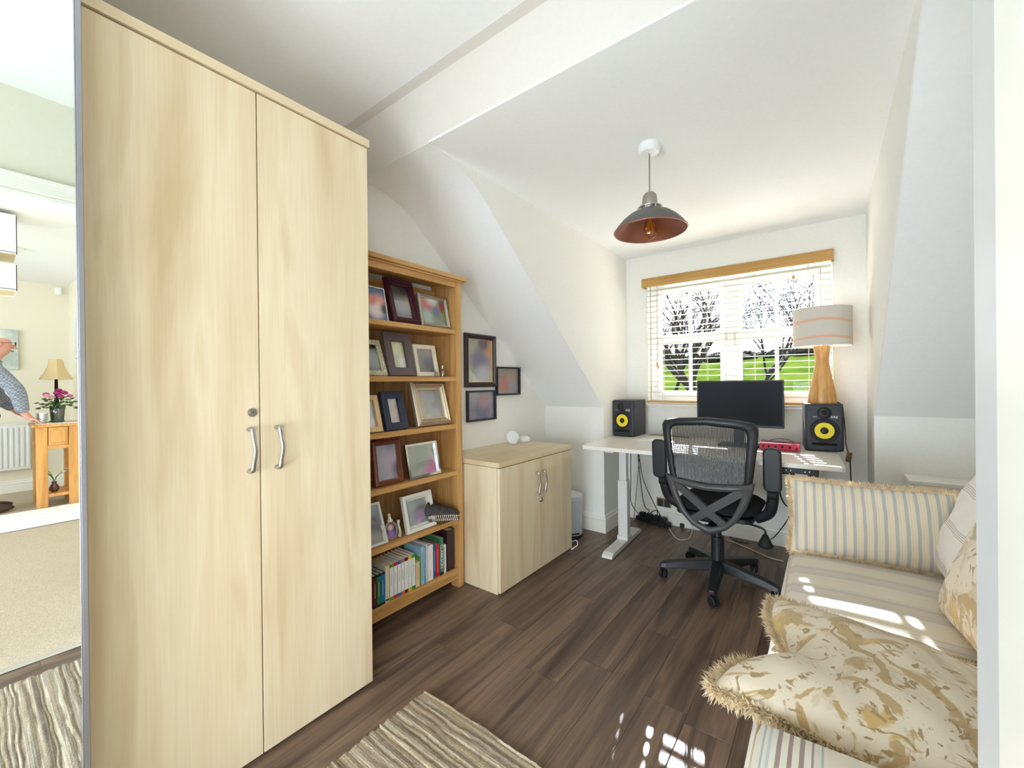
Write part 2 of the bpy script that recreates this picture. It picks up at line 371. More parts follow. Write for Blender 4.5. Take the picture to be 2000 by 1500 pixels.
# window
def sroot(name):
    o = bpy.data.objects.new(name, None); COL.objects.link(o); o['kind'] = 'structure'; return o
win = sroot('window_1')
FY0, FY1 = WY+.06, WY+.12
W0, W1 = WX0+.005, WX1-.005; cxm = -.583
mb = MB(); mb.bx(W0, W0+.06, FY0, FY1, WZ0, WZ1).bx(W1-.06, W1, FY0, FY1, WZ0, WZ1).bx(W0+.06, cxm-.04, FY0, FY1, WZ1-.045, WZ1).bx(cxm+.04, W1-.06, FY0, FY1, WZ1-.045, WZ1).bx(W0+.06, cxm-.04, FY0, FY1, WZ0, WZ0+.06).bx(cxm+.04, W1-.06, FY0, FY1, WZ0, WZ0+.06)
mb.bx(cxm-.04, cxm+.04, FY0, FY1, WZ0, WZ1); mb.build('frame', m_upvc, win, bevel=.004)
for (a, b) in ((W0+.06, cxm-.04), (cxm+.04, W1-.06)):
    for (z0, z1) in ((WZ0+.06, 1.525), (1.525, WZ1-.045)):
        st = .034
        s_ = MB().bx(a, a+st, FY0-.012, FY0+.03, z0, z1).bx(b-st, b, FY0-.012, FY0+.03, z0, z1).bx(a+st, b-st, FY0-.012, FY0+.03, z0, z0+st+.006).bx(a+st, b-st, FY0-.012, FY0+.03, z1-st, z1)
        q = s_.build('sash', m_upvc, win, bevel=.004)
        mid = (a+b)/2; MB().bx(mid-.011, mid+.011, FY0-.004, FY0+.026, z0+st, z1-st).build('glazing_bar', m_upvc, q, bevel=.003)
        for (g0, g1) in ((a+st, mid-.011), (mid+.011, b-st)):
            MB().bx(g0, g1, FY0+.008, FY0+.012, z0+st, z1-st).build('pane', glass('window glass', (250, 252, 255), .006), q)
for sx in (-.03, .03):
    MB().bx(cxm+sx-.008, cxm+sx+.008, FY0-.03, FY0-.012, 1.49, 1.545).tube([(cxm+sx, FY0-.03, 1.53), (cxm+sx*1.1, FY0-.035, 1.44)], .005, 6).build('handle', M('window handle', (205, 200, 190), .4), win)
struct('trim_4', MB().bx(DW-.002, DW, DY1+.0552, .505, 0, ZU-.02), M('white gloss', (212, 212, 212), .4))
struct('trim_3', MB().bx(WX0-.04, WX1+.06, WY-.035, FY0, WZ0-.03, WZ0), m_trim, bevel=.009)
bw = sroot('added_window_2')  # unseen back window, added to let in the fill lamp
MB().bx(-1.28, -1.22, BACK-.06, BACK, .05, 1.2).bx(-.04, .02, BACK-.06, BACK, .05, 1.2).bx(-1.28, .02, BACK-.06, BACK, .05, .11).bx(-1.28, .02, BACK-.06, BACK, 1.14, 1.2).bx(-.66, -.60, BACK-.05, BACK-.01, .11, 1.14).build('frame', m_upvc, bw)
for a, b in ((-1.22, -.66), (-.60, -.04)): MB().bx(a, b, BACK-.032, BACK-.028, .11, 1.14).build('pane', glass('window glass'), bw)

# ------------------------------------------------------------------ wardrobe (maple veneer, two doors)
def bow_handle(parent, x, y, zc, L=.14, mat=m_steel):
    """handle on a face looking to +x"""
    z0, z1 = zc-L/2, zc+L/2
    pts = smooth_path([(x+.004, y, z1-.006), (x+.022, y+.002, z1-.006), (x+.026, y+.004, z1-.03), (x+.030, y+.008, zc), (x+.026, y+.004, z0+.03), (x+.022, y+.002, z0+.006), (x+.004, y, z0+.006)], 5)
    n = len(pts); rs = [.0094 - .0026*math.sin(PI*i/(n-1)) for i in range(n)]
    return MB().tube(pts, rs, 10, flat=.75).build('handle', mat, parent, smooth=True)
def lock(parent, x, y, z):
    o = MB().lathe([(.0140, 0), (.0140, .004), (.0125, .006), (.009, .006), (.009, .009)], 24).map(lambda v: (x+v.z, y+v.x, z+v.y)).build('lock', m_steel, parent, auto=.5)
    MB().bx(x+.0088, x+.0094, y-.0008, y+.0008, z-.004, z+.004).build('keyhole', m_rubber, o)
WXF = -1.431
wr = thing('wardrobe', 'tall maple veneer wardrobe with two doors and steel bow handles', 'wardrobe', (WXF, .172, 0))
D = .48; W = .785
mb = MB().bx(-D, -.02, 0, .018, 0, 2.11).bx(-D, -.02, W-.018, W, 0, 2.11).bx(-D, -D+.01, .018, W-.018, 0, 2.11).bx(-D+.01, -.02, .018, W-.018, .03, .05).bx(-.05, -.03, .018, W-.018, 0, .03)
mb.build('carcass', m_maple, wr, bevel=.001)
MB().bx(-D, .004, -.003, W+.008, 2.112, 2.142).build('top_board', wood('maple veneer edge', [(212, 187, 146), (225, 204, 168), (232, 215, 183)], (9, .9, 9), (160, 3, 160), .42, .05, .12), wr, bevel=.0015)
dl = MB().bx(-.018, 0, .001, .386, .012, 2.106).build('door', m_maple, wr, bevel=.0012)
dr = MB().bx(-.018, 0, .3895, W-.001, .012, 2.106).build('door', m_maple, wr, bevel=.0012)
bow_handle(dl, 0, .355, .98); bow_handle(dr, 0, .436, .98); lock(dl, 0, .365, 1.096)

# ------------------------------------------------------------------ fitted wardrobe with mirrored sliding door
MXF = -1.305
mr = thing('mirrored_wardrobe', 'fitted wardrobe with full height mirrored sliding door in slim silver frame', 'wardrobe', (MXF, .158, 0))
m_mirror = M('mirror silvering', (238, 243, 241), 0.0, 1)
m_silver = M('silver profile', (160, 161, 168), .35, .9)
MB().bx(-.6, -.03, -.02, 0, 0, ZU-.01).build('side_panel', m_white, mr)
d1 = MB().bx(-.012, -.004, -.80, -.012, .05, ZU-.05).build('mirror_panel', m_mirror, mr)
MB().bx(-.014, 0, -.010, .0, .01, ZU-.01).bx(-.014, -.0, -.012, -.010, .01, ZU-.01).build('stile', m_silver, d1, bevel=.0015)
MB().bx(-.02, 0, -.83, -.80, .01, ZU-.01).build('stile', m_silver, d1)
MB().bx(-.02, 0, -.80, -.012, .01, .05).build('rail', m_silver, d1); MB().bx(-.02, 0, -.80, -.012, ZU-.05, ZU-.01).build('rail', m_silver, d1)
d2 = MB().bx(-.05, -.042, -1.70, -.80, .05, ZU-.05).build('mirror_panel', m_mirror, mr)
MB().bx(-.056, -.036, -1.73, -1.70, .01, ZU-.01).build('stile', m_silver, d2)

# ------------------------------------------------------------------ bookcase
BX = -1.70; B0, B1 = 1.005, 1.75; BDEP = .205
bk = thing('bookcase', 'oak bookcase with five open shelves of photo frames and books', 'bookcase', (BX, B0, 0))
BW = B1-B0
for y0, y1 in ((0, .045), (BW-.045, BW)):
    MB().bx(-.06, 0, y0, y1, 0, 1.775).build('post', m_oak, bk, bevel=.002)
    MB().bx(-BDEP, -.06, y0+.012, y1-.012, .06, 1.775).build('side_panel', m_oak, bk)
    MB().bx(-BDEP, -BDEP+.045, y0, y1, 0, 1.775).build('rear_post', m_oak, bk)
MB().bx(-BDEP-.005, .022, -.035, BW+.035, 1.776, 1.80).bx(-BDEP-.003, .01, -.022, BW+.022, 1.766, 1.776).build('top_board', m_oakh, bk, bevel=.003)
MB().bx(-.02, -.002, .045, BW-.045, 1.735, 1.768).build('top_rail', m_oakh, bk)
MB().bx(-BDEP+.012, -BDEP+.03, .045, BW-.045, 1.69, 1.735).build('back_rail', m_oakh, bk)
MB().bx(-.02, -.002, .045, BW-.045, .055, .112).build('plinth', m_oakh, bk, bevel=.002)
SHZ = [1.491, 1.219, .946, .677, .398, .113]
for z in SHZ: MB().bx(-BDEP+.01, -.003, .03, BW-.03, z-.026, z).build('shelf', m_oakh, bk, bevel=.002)
y = .03; bb = wood('oak back board', [(150, 108, 60), (172, 128, 76), (186, 142, 88)], (16, 16, 1.2), (120, 120, 4), .55, .15, .4)
while y < BW-.031:
    w = min(.052, BW-.03-y); MB().prism([(y+.0005, -BDEP+.004), (y+w-.0005, -BDEP+.004), (y+w-.0005, -BDEP+.008), (y+w-.004, -BDEP+.012), (y+.004, -BDEP+.012), (y+.0005, -BDEP+.008)], .08, 1.74, 'z').map(lambda v: (v.y, v.x, v.z)).build('back_board', bb, bk); y += w

# ------------------------------------------------------------------ picture frames
def frame_ring(w, h, prof):
    """prof: (inset, front height); frame lies in x-z, front towards -y"""
    vs = []; fs = []
    for ins, ht in prof: vs += [(ins, -ht, ins), (w-ins, -ht, ins), (w-ins, -ht, h-ins), (ins, -ht, h-ins)]
    for i in range(len(prof)-1):
        for j in range(4): fs.append((i*4+j, i*4+(j+1) % 4, (i+1)*4+(j+1) % 4, (i+1)*4+j))
    return MB().add(vs, fs)
def picture(name, label, loc, rot, w, h, prof, fmat, pmat, matw=0, mmat=None, group=None, cat='picture frame'):
    t = thing(name, label, cat, loc, rot, group)
    frame_ring(w, h, [(0, -.002)] + prof + [(prof[-1][0], .001)]).build('frame', fmat, t)
    b = prof[-1][0]; MB().bx(b*.5, w-b*.5, 0, .002, b*.5, h-b*.5).build('backing', M('frame backing', (60, 50, 42), .8), t)
    if matw:
        frame_ring(w-2*b, h-2*b, [(0, .0012), (matw, .0012), (matw+.001, .0)]).build('mount', mmat, t, loc=(b, 0, b))
    e = b+matw*.9
    MB().bx(0, w-2*e, -.0006, .0, 0, h-2*e).build('photo', pmat, t, loc=(e, 0, e))
    if not group or group != 'x':
        MB().bx(0, w-2*b, -.0030, -.0026, 0, h-2*b).build('glass', glass('picture glass', (255, 255, 255), .07), t, loc=(b, 0, b))
    return t
FL = lambda w, d=.016: [(0, d), (w, d), (w, d*.5)]
ST = lambda w, d=.022: [(0, d*.55), (w*.12, d*.75), (w*.35, d*.95), (w*.5, d*.75), (w*.62, d*.8), (w*.8, d*.5), (w, d*.42), (w, d*.2)]
GR = 'framed photographs on the bookcase'
def shelf_frame(label, si, bl, br, tl, prof, fmat, pm, matw=0, mmat=None, xb=-1.728, minw=None, yaw=0):
    zs = SHZ[si]; a = onx(*bl, xb) if bl else None; c = onx(*br, xb)
    y1 = c.y; y0 = a.y if a else y1-minw
    if bl: q = ony(*tl, y0)
    else: q = ony(*tl, y1)          # tl holds the top RIGHT corner
    dz = q.z-zs; dx = min(max(xb-q.x, .02), .40*dz); h = math.hypot(dz, dx); t = math.atan2(dx, dz)
    depth_room = (xb - (BX-BDEP+.02)); 
    if h*math.sin(t) > depth_room: t = math.asin(depth_room/h)
    th = max(p[1] for p in prof)
    return picture('photo_frame', label, (xb-th*math.cos(t), y0, zs+th*math.sin(t)*0+.0005+.002*math.sin(t)), (-t, 0, PI/2+yaw), y1-y0, h, prof, fmat, pm(y1-y0, h), matw, mmat, GR)
fr_burg = M('burgundy lacquer', (70, 26, 40), .25); fr_silver = M('tarnished silver', (176, 166, 150), .35, .8); fr_champ = M('champagne metal', (205, 190, 165), .35, .7)
fr_grey = M('grey brown wood', (98, 84, 84), .6, nscale=80, namt=.12); fr_cream = M('cream frame', (226, 216, 190), .5); fr_navy = M('navy leather', (34, 42, 66), .5, nscale=200, namt=.3, nbump=.2)
fr_brown = M('brown polished wood', (112, 58, 38), .3, nscale=40, namt=.2); fr_white = M('white wood', (236, 234, 228), .45); fr_light = wood('pale wood', [(222, 190, 140), (236, 208, 162)], (12, 12, 3), (90, 90, 6), .5, .05, .2)
fr_dark = M('dark brown frame', (52, 30, 32), .35); fr_blk = M('black frame', (26, 25, 32), .4); fr_pale = M('pale silver', (214, 214, 216), .3, .6)
m_mount = M('cream mount board', (232, 228, 212), .9)
def gold_lip(t, w, h, b):
    frame_ring(w-2*b, h-2*b, [(0, .008), (.003, .008), (.003, .001)]).build('gold_lip', M('gold lip', (214, 178, 104), .3, .8), t, loc=(b, 0, b))
n_ph = [0]
def ph(base, *blobs):
    n_ph[0] += 1; k = n_ph[0]
    return lambda w, h: photo('photo print %d' % k, base, [(w*x, h*z, min(w, h)*r, c) for x, z, r, c in blobs])
shelf_frame('blue photo of two people in clear frame beside burgundy frame', 0, None, (760, 626), (750, 565), FL(.004, .008), M('clear edge', (225, 228, 230), .2), ph((20, 70, 140), (.75, .55, .28, (236, 150, 140)), (.62, .3, .3, (245, 225, 220)), (.5, .6, .2, (225, 120, 100)), (.95, .35, .2, (25, 30, 45))), minw=.17, xb=-1.745)
t = shelf_frame('upright burgundy frame with gold lip on the top shelf', 0, (772, 628), (826, 635), (752, 541), ST(.034, .03), fr_burg, ph((112, 104, 96), (.3, .3, .35, (160, 156, 170)), (.5, .8, .4, (70, 62, 60)), (.6, .35, .3, (175, 165, 150))))
shelf_frame('landscape silver frame with garden photo on the top shelf', 0, (826, 635), (882, 641), (816, 571), ST(.022, .016), fr_silver, ph((110, 120, 90), (.2, .6, .25, (190, 70, 70)), (.4, .85, .3, (215, 215, 205)), (.5, .4, .16, (60, 90, 130)), (.75, .55, .25, (140, 60, 70)), (.85, .3, .2, (120, 140, 60)), (.15, .2, .25, (150, 165, 165))), xb=-1.722)
shelf_frame('ornate cream frame with dark photo on the second shelf', 1, None, (760, 734), (742, 666), ST(.026, .018), M('ornate cream gilt', (212, 204, 176), .45, nscale=140, namt=.45, nbump=.8), ph((58, 60, 66), (.5, .3, .4, (150, 152, 158)), (.6, .75, .2, (20, 20, 25))), minw=.16)
shelf_frame('wide grey brown frame with deep inset on the second shelf', 1, (762, 735), (814, 735), (747, 650), FL(.042, .02), fr_grey, ph((196, 192, 160), (.3, .5, .3, (225, 220, 180)), (.7, .7, .3, (160, 170, 130)), (.5, .15, .3, (235, 235, 225))))
shelf_frame('small cream frame with dark edge beside perfume bottles', 1, (816, 732), (859, 732), (806, 673), [(0, .012), (.004, .012), (.005, .010), (.024, .008), (.024, .003)], fr_cream, ph((110, 104, 104), (.55, .3, .35, (60, 60, 80)), (.5, .75, .3, (130, 110, 100))), xb=-1.74)
shelf_frame('pale wooden frame at the wardrobe end of the third shelf', 2, None, (749, 843), (736, 774), FL(.024, .016), fr_light, ph((236, 238, 242), (.8, .4, .14, (140, 90, 70)), (.5, .5, .3, (200, 214, 236))), minw=.15)
shelf_frame('navy textured frame with pale print on the third shelf', 2, (756, 841), (799, 835), (742, 767), FL(.036, .018), fr_navy, ph((196, 192, 188), (.5, .25, .3, (220, 196, 186)), (.4, .7, .3, (208, 208, 200))))
shelf_frame('large champagne silver stepped frame on the third shelf', 2, (820, 834), (885, 828), (803, 748), ST(.045, .03), fr_champ, ph((186, 178, 158), (.45, .8, .22, (110, 96, 90)), (.5, .4, .4, (165, 170, 176))), xb=-1.72)
t = shelf_frame('brown polished wood frame on the fourth shelf', 3, (735, 944), (791, 930), (727, 864), ST(.026, .022), fr_brown, ph((170, 168, 180), (.45, .35, .4, (186, 170, 186)), (.8, .2, .3, (70, 76, 100)), (.5, .85, .3, (130, 132, 150))))
shelf_frame('landscape polished silver frame on the fourth shelf', 3, (801, 932), (862, 920), (791, 871), FL(.012, .014), m_chrome, ph((176, 178, 160), (.65, .2, .3, (206, 130, 170)), (.4, .5, .4, (160, 172, 160)), (.95, .6, .18, (40, 36, 34))), xb=-1.725)
shelf_frame('pale silver frame with group photo on the fifth shelf', 4, None, (759, 1052), (735, 980), FL(.012, .012), fr_pale, ph((128, 132, 142), (.6, .4, .3, (60, 58, 66)), (.5, .85, .3, (130, 168, 214)), (.5, .1, .3, (150, 140, 130))), minw=.15, xb=-1.72)
shelf_frame('square white frame leaning on the fifth shelf', 4, (797, 1036), (853, 1022), (785, 973), FL(.018, .018), fr_white, ph((176, 184, 186), (.55, .3, .3, (120, 126, 116)), (.4, .2, .2, (176, 150, 190)), (.5, .8, .3, (140, 156, 164))), .014, m_mount, xb=-1.72)
# oval ornament frame with small figures
p = onx(766, 1041, -1.74)
t = thing('ornament_frame', 'small oval pewter photo frame with figures round its edge', 'picture frame', (p.x, p.y, SHZ[4]+.001), (-.2, 0, PI/2))
m_pew = M('pewter', (150, 140, 130), .45, .5, nscale=120, namt=.3)
MB().tube([(.034*math.cos(2*PI*i/20), 0, .045+.042*math.sin(2*PI*i/20)) for i in range(20)], .007, 6, closed=True).build('frame', m_pew, t, smooth=True)
MB().add([(.033*math.cos(2*PI*i/24), .001, .045+.041*math.sin(2*PI*i/24)) for i in range(24)], [tuple(range(24))]).build('photo', photo('oval photo', (86, 80, 96), [(0, .06, .018, (226, 190, 170)), (0, .025, .026, (150, 120, 190))]), t)
MB().lathe([(.012, .088), (.016, .095), (.008, .104), (.006, .118), (.009, .122), (.003, .13)], 10).build('finial', M('bone white', (226, 220, 206), .5), t, smooth=True)
for s_ in (-1, 1): MB().tube([(s_*.045, 0, .004), (s_*.05, -.004, .03), (s_*.046, -.002, .06), (s_*.05, 0, .085)], [.009, .006, .006, .009], 8).build('bone', M('bone white', (226, 220, 206), .5), t, smooth=True)
# crocodile head
ca_ = .72; ctip = onx(896, 1008, -1.655); cdir = Vector((math.cos(ca_), math.sin(ca_), 0)); ccen = ctip - cdir*.105
cr = thing('crocodile_head', 'dark toothy crocodile head ornament at the shelf edge', 'ornament', (ccen.x, ccen.y, SHZ[4]), (0, 0, ca_)); cr.scale = (1, 1, 1.3)
m_croc = M('crocodile hide', (50, 44, 42), .55, nscale=70, namt=.5, nbump=.9)
def croc(u, v, top):
    x = -.10+.21*u; w = .044*(1-u)**.7+.017+.006*math.sin(PI*min(1, max(0, (u-.82)/.18)))
    a = PI*v
    hgt = (.040*(1-u)**.8+.014+.012*math.exp(-((u-.22)/.09)**2)) if top else .018*(1-u)+.010
    if u > .985: w *= .5; hgt *= .6
    return (x, w*math.cos(a), (.036+.010*(1-u) + hgt*math.sin(a)*(1+.10*math.sin(40*u)*math.sin(9*a))) if top else (.020+.010*(1-u) - hgt*math.sin(a)*.9))
MB().grid(lambda u, v: croc(u, v, True), 26, 12).grid(lambda u, v: (croc(u, v, True)[0], croc(u, v, True)[1], croc(u, 0, True)[2]), 26, 2).build('upper_jaw', m_croc, cr, smooth=True)
MB().grid(lambda u, v: croc(u, v, False), 26, 12).grid(lambda u, v: (croc(u, v, False)[0], croc(u, v, False)[1], croc(u, 0, False)[2]), 26, 2).build('lower_jaw', M('crocodile throat', (120, 104, 82), .6, nscale=60, namt=.3), cr, smooth=True)
mb = MB()
for s_ in (-1, 1):
    for i in range(13):
        u = .3+.68*i/13; x_, y_, z_ = croc(u, 0 if s_ > 0 else 1, True); mb.lathe([(.0036, 0), (.0003, -.015)], 6, (x_, y_*1.0, z_+.003))
        x_, y_, z_ = croc(u+.02, 0 if s_ > 0 else 1, False); mb.lathe([(.0032, 0), (.0003, .012)], 6, (x_, y_*1.0, z_-.003))
mb.build('teeth', M('ivory', (246, 240, 222), .4), cr, kind='stuff')
for s_ in (-1, 1): MB().sphere((-.052, s_*.026, .083), .008).build('eye', M('amber eye', (150, 110, 40), .15), cr, smooth=True)
# perfume bottles
for (px, py, r, h, lab) in ((864.5, 735, .012, .062, 'taller clear perfume bottle with silver cap on second shelf'), (855, 735, .010, .040, 'shorter clear perfume bottle with amber liquid on second shelf')):
    p = onx(px, py, -1.716); t = thing('perfume_bottle', lab, 'perfume bottle', (-1.716-(.0 if h > .05 else .012), p.y, SHZ[1]), group='perfume bottles')
    MB().lathe([(r*.95, .001), (r, .004), (r, h*.62), (r*.7, h*.68), (r*.4, h*.7)], 16).build('bottle', glass('bottle glass', (225, 222, 205), .16), t, smooth=True)
    MB().lathe([(r*.85, .004), (r*.85, h*.4)], 12).build('perfume', glass('perfume liquid', (240, 220, 170), .05), t)
    MB().lathe([(r*.5, h*.7), (r*.55, h*.72), (r*.55, h)], 14).build('cap', m_steel, t, auto=.5)

# ------------------------------------------------------------------ books on the bottom shelf
bz = SHZ[5]
def book(label, x0, x1, ztop, col, dep=.14, bands=None, group='books on the bottom shelf', txt=None, front=-1.718, cat='book', lines=None):
    a = onx(x0, 1120, front).y; b = onx(x1, 1120, front).y; w = max(b-a-.0008, .003); h = ztop
    t = thing('book', label, cat, (front, a, bz), (0, 0, 0), group)
    MB().bx(-dep, 0, 0, .0016, 0, h).bx(-dep, 0, w-.0016, w, 0, h).bx(-.0016, 0, 0, w, 0, h).build('cover', M('cover %d %d %d' % col, col, .4), t, bevel=.0006)
    MB().bx(-dep+.004, -.002, .0016, w-.0016, .003, h-.004).build('pages', M('book pages', (224, 214, 190), .9), t)
    if bands:
        for (f0, f1, c) in bands: MB().bx(.0, .0004, .0003, w-.0003, h*f0, h*f1).build('spine_band', M('band %d %d %d' % c, c, .4), t)
    if lines:
        for (f0, f1, yy, c) in lines: MB().bx(.0, .0003, w*yy-.0008, w*yy+.0008, h*f0, h*f1).build('spine_lettering', M('lettering %d %d %d' % c, c, .5), t)
    if txt: text_mesh(t, 'spine_title', txt[0], txt[1], M('title %d' % txt[2][0], txt[2], .5), (.0005, w/2, h*txt[3]), (PI/2, PI/2, PI/2))
    return t
X = lambda v: 700+v/5
BLK = (24, 24, 26); WHT = (236, 234, 228); ink = (110, 104, 104)
for lab, a, b, c in (('maroon paperback with black ends nearest the wardrobe', 140, 180, (92, 36, 40)), ('green paperback with black ends between maroon and blue ones', 180, 218, (30, 130, 62)), ('blue paperback with black ends beside green one', 218, 259, (24, 110, 176))):
    book(lab, X(a), X(b), .155, c, bands=[(0, .07, BLK), (.93, 1, BLK)], lines=[(.3, .75, .5, (230, 228, 220))])
book('cream spined paperback beside the blue one', X(261), X(302), .178, (222, 208, 176), bands=[(.04, .09, (60, 50, 44))])
cols = [((92, 150, 50), 'green'), ((196, 34, 44), 'red'), ((40, 104, 180), 'blue'), ((214, 98, 44), 'orange'), ((96, 44, 38), 'brown'), ((232, 186, 40), 'yellow'), ((56, 140, 62), 'dark green')]
xs = [304, 345, 383, 420, 450, 487, 521, 556]
for i, (c, nm) in enumerate(cols):
    book('white paperback with %s bands on its spine' % nm, X(xs[i]), X(xs[i+1]), .177+.0006*i, WHT, bands=[(0, .095, c), (.905, 1, c)], lines=[(.4, .72, .5, ink)], group='white books with coloured bands')
book('small pink and beige booklet beside the white set', X(559), X(600), .13, (226, 196, 160), .1, lines=[(.3, .8, .5, (200, 90, 70))])
book('thin green booklet beside pale blue book', X(600), X(612), .15, (120, 170, 70), .12)
book('pale blue book with lettered spine', X(612), X(645), .20, (150, 196, 214), lines=[(.1, .8, .5, (60, 100, 120))])
book('slim blue and white book next to pale blue one', X(645), X(661), .195, (120, 170, 206), lines=[(.2, .9, .4, (240, 240, 240))])
book('thin white lilac edged book', X(662), X(678), .205, (228, 220, 230))
book('thick white hardback with bare spine', X(680), X(733), .19, (238, 236, 228), lines=[(.1, .3, .5, (150, 140, 110)), (.6, .75, .5, ink)])
book('blue spined book between white hardback and red book', X(736), X(757), .185, (36, 96, 160), lines=[(.2, .8, .5, (220, 226, 236))])
book('red spined book with white lettering', X(758), X(794), .18, (190, 30, 48), lines=[(.15, .85, .5, (240, 220, 220))])
book('tall green hardback with white title on its spine', X(796), X(834), .205, (52, 122, 84), txt=('CLARKSON', .026, (240, 240, 236), .5), bands=[(0, .07, BLK)])
book('thin white booklet leaning by the burgundy album', X(838), X(860), .16, (232, 232, 232), lines=[(.1, .9, .3, (60, 60, 60))])
book('thick dark burgundy album at the end of the shelf', X(868), X(938), .232, (58, 28, 38), .15, cat='album')

# ------------------------------------------------------------------ pictures on the left wall
def wall_pic(label, y0, y1, z0, z1, prof, fm, pm, matw=0, mm=None, lip=False):
    t = picture('wall_picture', label, (LW+.003, y0, z0), (0, 0, PI/2), y1-y0, z1-z0, prof, fm, pm(y1-y0, z1-z0), matw, mm, 'pictures on the left wall')
    if lip: gold_lip(t, y1-y0, z1-z0, prof[-1][0])
wall_pic('large dark brown framed picture with gold lip, highest on wall', 2.0, 2.32, 1.153, 1.519, ST(.034, .026), fr_dark, ph((176, 170, 150), (.5, .5, .3, (150, 140, 150)), (.62, .66, .26, (214, 150, 110)), (.35, .4, .28, (110, 112, 140)), (.5, .1, .3, (190, 190, 196)), (.5, .75, .2, (90, 70, 90))), lip=True)
wall_pic('small black framed picture nearest the window', 2.326, 2.615, 1.089, 1.30, FL(.012, .018), fr_blk, ph((150, 140, 132), (.35, .35, .4, (186, 110, 90)), (.65, .6, .4, (170, 146, 120)), (.7, .2, .3, (150, 150, 160))))
wall_pic('small black framed picture just below the brown framed one', 2.015, 2.315, .92, 1.131, FL(.013, .018), fr_blk, ph((150, 146, 160), (.5, .25, .4, (112, 116, 146)), (.55, .6, .3, (180, 140, 150)), (.2, .8, .3, (170, 168, 180))))

# ------------------------------------------------------------------ low cabinet
CX = -1.443
cb = thing('cabinet', 'low maple veneer cabinet with two doors beside the bookcase', 'cabinet', (CX, 1.772, 0))
CW, CD = .81, .478
MB().bx(-CD, -.022, .002, .020, 0, .706).bx(-CD, -.022, CW-.020, CW-.002, 0, .706).bx(-CD, -CD+.01, .020, CW-.020, 0, .706).bx(-CD+.01, -.022, .020, CW-.020, .03, .05).bx(-.05, -.03, .02, CW-.02, 0, .03).build('carcass', m_maple, cb, bevel=.001)
MB().bx(-CD, .003, -.002, CW+.002, .709, .737).build('top_board', MATS['maple veneer edge'], cb, bevel=.0015)
dl = MB().bx(-.02, 0, .003, .392, .012, .704).build('door', m_maple, cb, bevel=.0012)
dr = MB().bx(-.02, 0, .395, CW-.003, .012, .704).build('door', m_maple, cb, bevel=.0012)
bow_handle(dl, 0, .362, .556); bow_handle(dr, 0, .432, .556); lock(dr, 0, .415, .44)
# round white units on the cabinet
p = onx(1000, 850, -1.80)
t = thing('wifi_unit', 'round white wireless unit propped upright on low cabinet', 'router', (-1.80, p.y+.005, .737), (0, -.25, -.55))
MB().lathe([(.030, 0), (.044, .004), (.050, .012), (.050, .018), (.044, .026), (.0, .028)], 32, capt=False).map(lambda v: (v.z, v.x, v.y+.050)).build('body', m_white, t, smooth=True)
MB().lathe([(.003, .0275), (.003, .0285)], 12).map(lambda v: (v.z, v.x, v.y+.050)).build('indicator', M('pale grey led', (190, 190, 190), .4), t)
MB().bx(-.035, -.004, -.02, .02, 0, .006).build('stand', m_white, t, bevel=.002)
p = onz(1024, 862, .737)
t = thing('wifi_unit', 'domed white wireless unit lying flat on low cabinet', 'router', (-1.83, p.y, .737))
MB().lathe([(.046, 0), (.050, .004), (.050, .020), (.044, .032), (.030, .040), (.0, .043)], 32, capt=False).build('body', m_white, t, smooth=True)
MB().lathe([(.047, .0), (.048, .003)], 32).build('foot_ring', M('grey rubber', (150, 150, 150), .7), t)
# pedal bin
p = onz(1114, 1046)
t = thing('pedal_bin', 'small white pedal bin behind the low cabinet', 'bin', (p.x-.015, p.y+.02, 0), (0, 0, -.75))
MB().lathe([(.094, .016), (.096, .02), (.098, .27), (.096, .275)], 40).build('body', M('bin enamel', (206, 212, 220), .35), t, auto=.5)
MB().lathe([(.100, .278), (.101, .284), (.101, .312), (.090, .322), (.0, .330)], 40, capt=False).build('lid', M('bin lid', (226, 230, 234), .35), t, auto=.6)
MB().lathe([(.098, 0), (.100, .006), (.097, .016)], 40).build('base', m_rubber, t)
MB().bx(.085, .145, -.03, .03, .010, .02).bx(.07, .1, -.045, .045, .03, .04).build('pedal', m_rubber, t, bevel=.004)
# cable end by the bin
c_ = onz(1119, 1068); o = MB().tube(smooth_path([(c_.x+.02, c_.y-.06, .006), (c_.x+.035, c_.y, .02), (c_.x+.0, c_.y+.05, .03), (c_.x-.05, c_.y+.05, .006)], 8), .004, 6).build('cable', m_white, None, smooth=True)
tag(o, 'white cable looped on the floor beside pedal bin', 'cable')

# ------------------------------------------------------------------ blind
bl = thing('venetian_blind', 'white venetian blind with oak valance hanging over the window', 'blind', (-.585, WY-.04, 0))
BWD = 1.225
m_val = wood('valance oak', [(168, 124, 62), (190, 146, 80), (200, 158, 92)], (1.5, 20, 20), (5, 150, 150), .5, .05, .2)
rl, rr = onx and ony(1253.5, 547, WY-.085), ony(1628, 487, WY-.085)
va = MB().prism([(-.045, 1.962), (-.056, 1.972), (-.056, 2.018), (-.052, 2.024), (-.050, 2.034), (-.036, 2.034), (-.036, 1.962)], rl.x+.585, rr.x+.585, 'x').bx(rl.x+.585, rl.x+.597, -.05, .03, 1.962, 2.034).bx(rr.x+.573, rr.x+.585, -.05, .03, 1.962, 2.034)
va.build('valance', m_val, bl)
MB().bx(-BWD/2, BWD/2, -.03, .03, 1.975, 2.025).build('head_rail', m_white, bl)
m_slat = M('cream painted slat', (222, 215, 199), .45)
sl = MB().grid(lambda u, v: (-BWD/2+BWD*u, -.025+.05*v, .0012*math.sin(PI*v)), 1, 6).grid(lambda u, v: (-BWD/2+BWD*u, -.025+.05*v, .0012*math.sin(PI*v)-.0014), 1, 6)
sl.v[-1] = sl.v[-1]
me0 = None; zz = 1.935; k = 0
